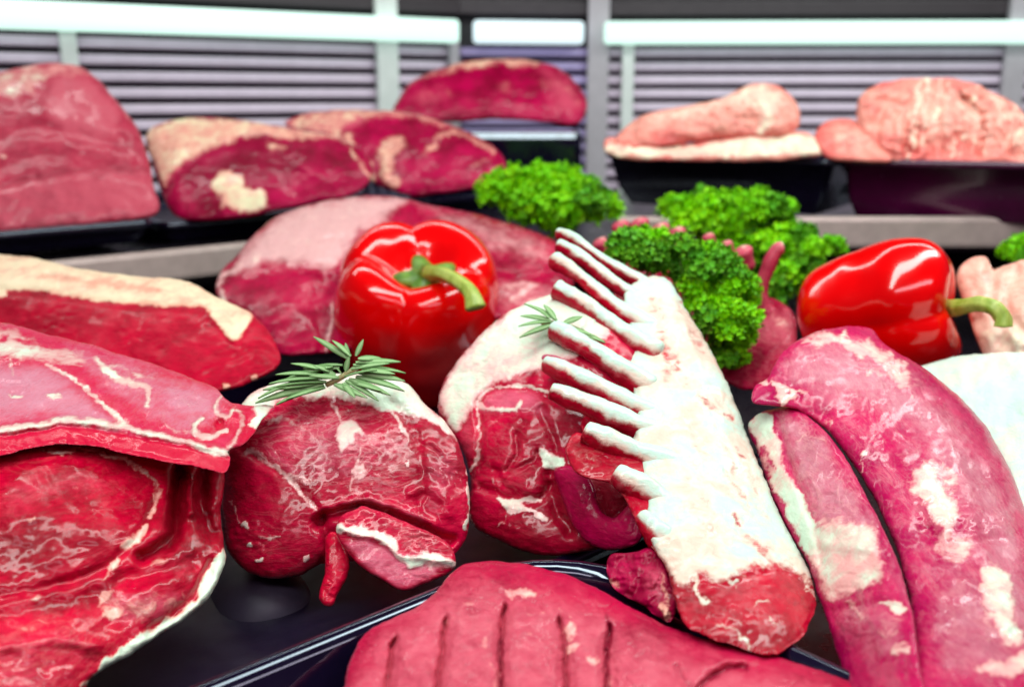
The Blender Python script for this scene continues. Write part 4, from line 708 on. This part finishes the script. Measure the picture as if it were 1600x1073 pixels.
def pepper(label, center, axis, roll, Rm, H, prof, stem_ctr, stem_r, lobes=4, lobe_amp=.10, seed=0, phase=0., dents=()):
    """prof: [(t, r, z)] from pit to tip, unit radius; axis points to the stem end"""
    e = empty('bell_pepper', center); tag(e, label, 'pepper', 'red bell peppers')
    z = Vector(axis).normalized(); x = Vector((1, 0, 0)).cross(z) if abs(z.x) < .9 else Vector((0, 0, 1)).cross(z); x.normalize(); y = z.cross(x)
    B = np.array([list(x), list(y), list(z)]).T
    pr = spline(prof, False, 8); nz, nu = len(pr), 96
    th = np.linspace(0, 2*math.pi, nu, endpoint=False)+roll
    r = pr[:, 0][:, None]; zz = pr[:, 1][:, None]; s = np.linspace(0, 1, nz)[:, None]
    ridge = np.abs(np.cos((th-phase)*lobes/2+.35*np.sin(th+seed)))[None]           # 1 on lobe crest, 0 in groove
    rr = 1-np.clip(ridge, 0, 1)
    groove = np.exp(-(rr-1)**2*0)*(1-ridge)**2.2
    wamp = sstep(r, .15, .6)*(1-.45*sstep(s, .4, 1))
    rad = r*(1-lobe_amp*2.2*groove*wamp)*(1+.03*np.sin(th*1+seed)+.025*np.sin(2*th+seed*2))
    crest = sstep(r, .1, .55)*(1-sstep(s, .30, .62))
    h = zz+(.12*(ridge**.8-.62)+.06*np.sin(th+seed*1.3))*crest
    v = np.stack([rad*np.cos(th)*Rm, rad*np.sin(th)*Rm, np.broadcast_to(h, rad.shape)*H], -1)
    v = v+.02*Rm*fbm(v*28+seed, 2)[..., None]*np.array([1, 1, 1])
    i, j = np.meshgrid(np.arange(nz-1), np.arange(nu), indexing='ij'); j2 = (j+1) % nu
    q = np.stack([i*nu+j, (i+1)*nu+j, (i+1)*nu+j2, i*nu+j2], -1).reshape(-1, 4)
    V = v.reshape(-1, 3)@B.T
    link('body', mesh_np('body', V, [q, np.array([np.arange(nu)[::-1]])*1, np.array([(nz-1)*nu+np.arange(nu)])], None), M['pepper'], e)
    c = np.array(stem_ctr)-np.array(center)
    sv, pl, nrm, tt = tube_pts(c, np.array(stem_r), 16, 30, capr=.35)
    a = np.linspace(0, 2*math.pi, 16, endpoint=False)
    sv = sv+nrm*(np.array(stem_r).mean()*.10*np.cos(5*a))[None, :, None]+nrm*(np.array(stem_r).mean()*.08*fbm(sv*90, 2))[..., None]
    link('stem', mesh_np('stem', sv.reshape(-1, 3), pl), M['stem'], e)
    # calyx: ragged star cap at the pit
    nu2 = 40; th2 = np.linspace(0, 2*math.pi, nu2, endpoint=False); rings = []
    p0 = c[0]; 
    for k, f in enumerate((.15, .5, .8, 1.)):
        R_ = Rm*.30*f*(1+.28*np.cos(5*th2+seed)*f); pz = (.12*(1-f)-.10*f)*Rm*.6
        rings.append(np.stack([R_*np.cos(th2), R_*np.sin(th2), np.full(nu2, pz)], -1))
    for k, f in enumerate((1., .5)):
        R_ = Rm*.30*f*(1+.28*np.cos(5*th2+seed)*f); rings.append(np.stack([R_*np.cos(th2), R_*np.sin(th2), np.full(nu2, (.12*(1-f)-.10*f)*Rm*.6-Rm*.05)], -1))
    cv = np.concatenate(rings)@B.T+p0; n = nu2; qs = []
    for k in range(5):
        for j in range(n): qs.append((k*n+j, (k+1)*n+j, (k+1)*n+(j+1) % n, k*n+(j+1) % n))
    link('calyx', mesh_py('calyx', cv, qs+[tuple(range(n))[::-1], tuple(5*n+np.arange(n))]), M['calyx'], e)
    return e
PROF = [(.06, -.26), (.16, -.25), (.30, -.13), (.44, .0), (.60, .06), (.77, .02), (.91, -.16), (.985, -.42), (1.0, -.75), (.97, -1.1), (.90, -1.42), (.80, -1.68), (.62, -1.88), (.35, -1.97), (.08, -1.95)]
d = .67
pc = P(654, 408, d)
pepper('upright glossy red bell pepper with curled green stem, in the middle', pc, (.10, -.55, .80), 0.2, .060, .060, PROF,
       [P(668, 428, d-.012), P(690, 428, d-.030), P(715, 440, d-.045), P(735, 458, d-.053), P(744, 484, d-.056)], [.0054, .0046, .0043, .0047, .0064], seed=1.2, phase=.75, lobe_amp=.045)
d2 = .60
PROF2 = [(.06, -.20), (.16, -.20), (.30, -.10), (.44, .0), (.60, .04), (.77, -.02), (.91, -.18), (.985, -.42), (1.0, -.72), (.93, -1.1), (.88, -1.48), (.80, -1.80), (.66, -2.05), (.42, -2.2), (.08, -2.24)]
pepper('red bell pepper lying on its side with its stem to the right', P(1484, 470, d2-.005), (.80, -.44, .26), .5, .045, .039, PROF2,
       [P(1468, 484, d2-.004), P(1500, 480, d2-.028), P(1530, 474, d2-.042), P(1553, 480, d2-.050), P(1566, 496, d2-.052), P(1567, 512, d2-.052)], [.0060, .0046, .0042, .0042, .0044, .0050], seed=2.6, phase=.2, lobe_amp=.05, lobes=3)

# ------------------------------------------------------------------ herbs
def leaf_mat(name, a, b, c2, rough=.4):
    g = G(name); n = g.noise(90, 3); oi = N(g.nt, 'ShaderNodeObjectInfo'); g.b.inputs['Specular IOR Level'].default_value = .15
    f = g.math('ADD', g.ramp(n, .3, .7, 0, .5), g.math('MULTIPLY', oi.outputs['Random'], .5))
    g.set(Base_Color=g.mix(g.attr('tip'), g.mix(f, a, b), c2), Roughness=rough); 
    return g.m
M['parsley'] = leaf_mat('parsley_leaf', (.08, .36, .001), (.20, .66, .001), (.48, .92, .002))
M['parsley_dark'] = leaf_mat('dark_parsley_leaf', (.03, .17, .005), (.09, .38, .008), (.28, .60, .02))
M['rosemary'] = leaf_mat('rosemary_leaf', (.05, .14, .03), (.12, .25, .07), (.34, .50, .24), .5)
M['twig'] = stem_mat('rosemary_twig', (.20, .16, .06), (.36, .30, .12)); M['parsley_stem'] = stem_mat('parsley_stem', (.08, .22, .02), (.16, .34, .03))
def curl_mesh(seed, n=54, size=.006):
    """a curly floret: ruffled leaflets packed over a dome of unit radius"""
    rg = np.random.default_rng(seed); V = []; Q = []; T = []; off = 0
    for k in range(n):
        zc = 1-1.35*(k+.5)/n; ph = k*2.39996+rg.uniform(-.3, .3); rr = math.sqrt(max(1-zc*zc, 0)); nrm = Vector((rr*math.cos(ph), rr*math.sin(ph), zc)); pos = nrm*rg.uniform(.5, 1.12)
        q = nrm.to_track_quat('Z', 'Y').to_matrix() @ Matrix.Rotation(rg.uniform(0, 6.28), 3, 'Z') @ Matrix.Rotation(rg.uniform(-.7, .7), 3, 'X')
        nr, na = 4, 22; fr = rg.integers(4, 7); L = rg.uniform(.19, .36); p1 = rg.uniform(0, 6); tb = rg.uniform(0, 1)**1.5
        vv = []
        for a_ in range(nr):
            f = a_/(nr-1)
            for b_ in range(na):
                th = 2*math.pi*b_/na
                r_ = L*f*(1+.20*f*math.sin(fr*th+p1)+.12*f*math.sin(9*th)); z_ = L*(.60*f*f*math.sin(fr*th*1.0+p1+1.2)*.7+.35*f*f+.25*f*f*math.sin(11*th+p1))
                vv.append(q @ Vector((r_*math.cos(th), r_*math.sin(th), z_))+pos); T.append(f*f*.9*tb)
        V += vv
        for a_ in range(nr-1):
            for b_ in range(na):
                Q.append((off+a_*na+b_, off+(a_+1)*na+b_, off+(a_+1)*na+(b_+1) % na, off+a_*na+(b_+1) % na))
        off += len(vv)
    return mesh_np('sprig', np.array([list(v) for v in V]), [np.array(Q)], {'tip': np.array(T)*np.random.default_rng(seed).uniform(.5, 1)})
sprigs = [curl_mesh(100+k) for k in range(5)]
sprigs_d = [m.copy() for m in sprigs]
def parsley(label, spots, dep, mats=None, base=None, nback=0):
    """spots: (px, py, radius px, depth offset, dark)"""
    xs = np.array([s[0] for s in spots]); ys = np.array([s[1] for s in spots])
    b = P(xs.mean(), ys.max()+15, dep); e = empty('parsley_bunch', b); tag(e, label, 'parsley', 'bunches of curly parsley')
    for k, (x, y, r, do, dk) in enumerate(spots):
        d_ = dep+do; p = P(x, y, d_)-b
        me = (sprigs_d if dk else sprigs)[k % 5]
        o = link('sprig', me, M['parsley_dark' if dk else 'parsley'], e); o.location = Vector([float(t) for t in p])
        sc = r*d_/F*.92; o.scale = (sc, sc, sc*random.uniform(.85, 1.1))
        o.rotation_euler = (random.uniform(-.6, .3)+.3, random.uniform(-.5, .5), random.uniform(0, 6.28))
        if k % 3 == 0:
            c = np.array([p*.98+np.array([0, .004, -.004]), p*.5+np.array([0, .012, 0]), np.array([0, .01, 0.])])
            sv, pl, nr_, t_ = tube_pts(c, np.array([.0008, .001, .0012]), 6, 10); link('stem', mesh_np('stem', sv.reshape(-1, 3), pl), M['parsley_stem'], e)
def fill(poly, n, r0, r1, seed, dkf):
    rg = np.random.default_rng(seed); p = np.array(poly, float); out = []
    lo, hi = p.min(0), p.max(0); tries = 0
    while len(out) < n and tries < 4000:
        tries += 1; q = rg.uniform(lo, hi); r = rg.uniform(r0, r1)
        if sdist(q[None], p)[0] < r*.55: continue
        if any(math.hypot(q[0]-o[0], q[1]-o[1]) < .62*max(r, o[2]) for o in out): continue
        t = (q[1]-lo[1])/(hi[1]-lo[1]); out.append((q[0], q[1], r, rg.uniform(-.02, .02)+(-.012 if t > .5 else .012), dkf(q, t, rg)))
    return out
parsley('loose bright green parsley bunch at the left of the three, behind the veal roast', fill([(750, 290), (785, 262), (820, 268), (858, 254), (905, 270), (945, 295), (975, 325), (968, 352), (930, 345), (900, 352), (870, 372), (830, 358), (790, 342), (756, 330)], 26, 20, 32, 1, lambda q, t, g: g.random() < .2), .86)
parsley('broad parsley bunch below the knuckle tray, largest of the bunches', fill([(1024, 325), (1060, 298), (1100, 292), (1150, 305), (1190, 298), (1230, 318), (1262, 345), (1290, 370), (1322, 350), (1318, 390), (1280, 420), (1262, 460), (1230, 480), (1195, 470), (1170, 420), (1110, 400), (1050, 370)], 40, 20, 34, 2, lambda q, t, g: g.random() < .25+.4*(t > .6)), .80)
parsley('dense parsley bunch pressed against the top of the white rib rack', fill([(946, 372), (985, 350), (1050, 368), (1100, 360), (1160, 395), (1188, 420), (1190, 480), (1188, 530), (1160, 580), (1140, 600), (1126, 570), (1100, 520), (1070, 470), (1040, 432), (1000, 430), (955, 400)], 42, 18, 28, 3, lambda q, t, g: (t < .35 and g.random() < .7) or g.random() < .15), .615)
parsley('small parsley tip cut by the right edge of the photo', [(1582, 392, 20, 0, 0), (1604, 384, 24, .01, 0), (1630, 390, 26, 0, 0), (1610, 402, 20, -.01, 1)], .80)

def blade(L, W):
    n = 7; V = []; Fc = []; T = []
    for k in range(n):
        t = k/(n-1); w_ = W*math.sin(math.pi*min(max(t*.94+.06, 0), 1))**.6*(1-.25*t); 
        if k == n-1: w_ = W*.08
        z = .16*L*(t*t)
        for sx, zz in ((-1, .25*w_), (0, -.05*w_), (1, .25*w_)): V.append((L*t, sx*w_, -z+zz)); T.append(1. if sx == 0 else .12)
    for k in range(n-1):
        a = k*3
        Fc += [(a, a+3, a+4, a+1), (a+1, a+4, a+5, a+2)]
    m = len(V); V += [(x, y, z-.0006) for x, y, z in V]; Fc += [tuple(t+m for t in f[::-1]) for f in list(Fc)]
    for k in range(n-1):
        a = k*3; Fc += [(a, a+m, a+3+m, a+3), (a+2, a+5, a+5+m, a+2+m)]
    me = mesh_np('leaf', np.array(V), [np.array(Fc)], {'tip': np.array(T*2)*.9}); return me
leafs = [blade(.020, .0015), blade(.024, .0017), blade(.016, .0013)]
def rosemary(label, base_px, d, leaves, twig):
    b = P(base_px[0], base_px[1], d); e = empty('rosemary_sprig', b); tag(e, label, 'rosemary', 'rosemary sprigs on the lamb roasts')
    c = np.array([P(x, y, dd)-b for x, y, dd in twig]); sv, pl, nr_, t_ = tube_pts(c, np.full(len(twig), .0013), 8, 20)
    link('twig', mesh_np('twig', sv.reshape(-1, 3), pl), M['twig'], e)
    for k, (x0, y0, x1, y1, dd) in enumerate(leaves):
        p0 = P(x0, y0, d-.006); p1 = P(x1, y1, d-.006+dd); v = Vector([float(t) for t in p1-p0]); me = leafs[k % 3]
        L = v.length; sc = L/(.020, .024, .016)[k % 3]
        o = link('leaf', me, M['rosemary'], e); o.location = Vector([float(t) for t in p0-b])
        q = v.normalized(); up = Vector((0, -.55, 1)); y = up.cross(q).normalized(); z = q.cross(y)
        o.matrix_basis = Matrix.Translation(o.location) @ Matrix((q, y, z)).transposed().to_4x4() @ Matrix.Rotation(random.uniform(-.5, .5), 4, 'X') @ Matrix.Diagonal((sc, max(1, min(sc, 1.25)), sc, 1))
rosemary('rosemary sprig lying on the fat of the middle lamb roast', (520, 602), .452,
    [(545, 560, 487, 522, .004), (548, 556, 522, 528, 0), (556, 556, 567, 530, 0), (500, 585, 430, 576, 0), (505, 578, 455, 560, .004), (510, 596, 432, 592, -.004), (506, 600, 396, 622, -.006), (500, 606, 410, 598, -.002), (505, 606, 448, 616, -.008), (480, 592, 400, 610, -.004), (522, 600, 570, 616, -.008), (545, 592, 606, 611, -.008), (556, 588, 628, 601, -.006), (560, 582, 630, 590, -.004), (548, 576, 606, 562, 0), (556, 566, 627, 558, .006), (560, 574, 634, 572, .004), (538, 588, 585, 570, -.004), (534, 584, 528, 574, -.004), (540, 580, 543, 558, -.002), (530, 590, 485, 584, -.004), (535, 570, 480, 566, .004), (570, 590, 632, 604, -.002), (545, 596, 592, 604, -.008), (515, 580, 492, 568, -.002), (560, 560, 600, 556, .006), (520, 572, 440, 584, .002), (530, 574, 470, 572, .003), (512, 590, 420, 586, -.003), (508, 604, 430, 620, -.007), (540, 594, 590, 618, -.008), (565, 578, 615, 578, -.003), (552, 570, 596, 566, .003), (524, 586, 500, 574, 0), (536, 598, 552, 616, -.009), (500, 598, 440, 602, -.005), (545, 562, 538, 535, .001)],
    [(508, 602, .448), (525, 594, .447), (545, 582, .450), (565, 570, .458), (590, 566, .466)])
rosemary('rosemary sprig lying behind the rib bones on the second lamb roast', (868, 505), .50,
    [(860, 500, 812, 488, .006), (862, 502, 810, 502, 0), (866, 506, 812, 522, -.004), (870, 500, 822, 466, .008), (880, 505, 912, 492, .004), (884, 510, 940, 545, -.004), (890, 512, 930, 520, 0), (868, 498, 850, 472, .006), (880, 512, 905, 535, -.004), (858, 496, 838, 476, .006), (895, 516, 950, 530, 0)],
    [(845, 506, .505), (868, 504, .500), (890, 510, .500), (915, 520, .498)])
# low ridge moulded in the rear tray floor
v, pl, nrm, tt = tube_pts(np.array([Pz(375, 905, -.031), Pz(405, 955, -.028), Pz(437, 1005, -.027)]), np.array([.022, .024, .022]), 20, 30, capr=1.1)
rd = link('tray_ridge', mesh_np('tray_ridge', v.reshape(-1, 3), pl), M['ridge']); tag(rd, 'dull dark rounded ridge on the tray floor below the middle lamb roast', 'tray ridge')
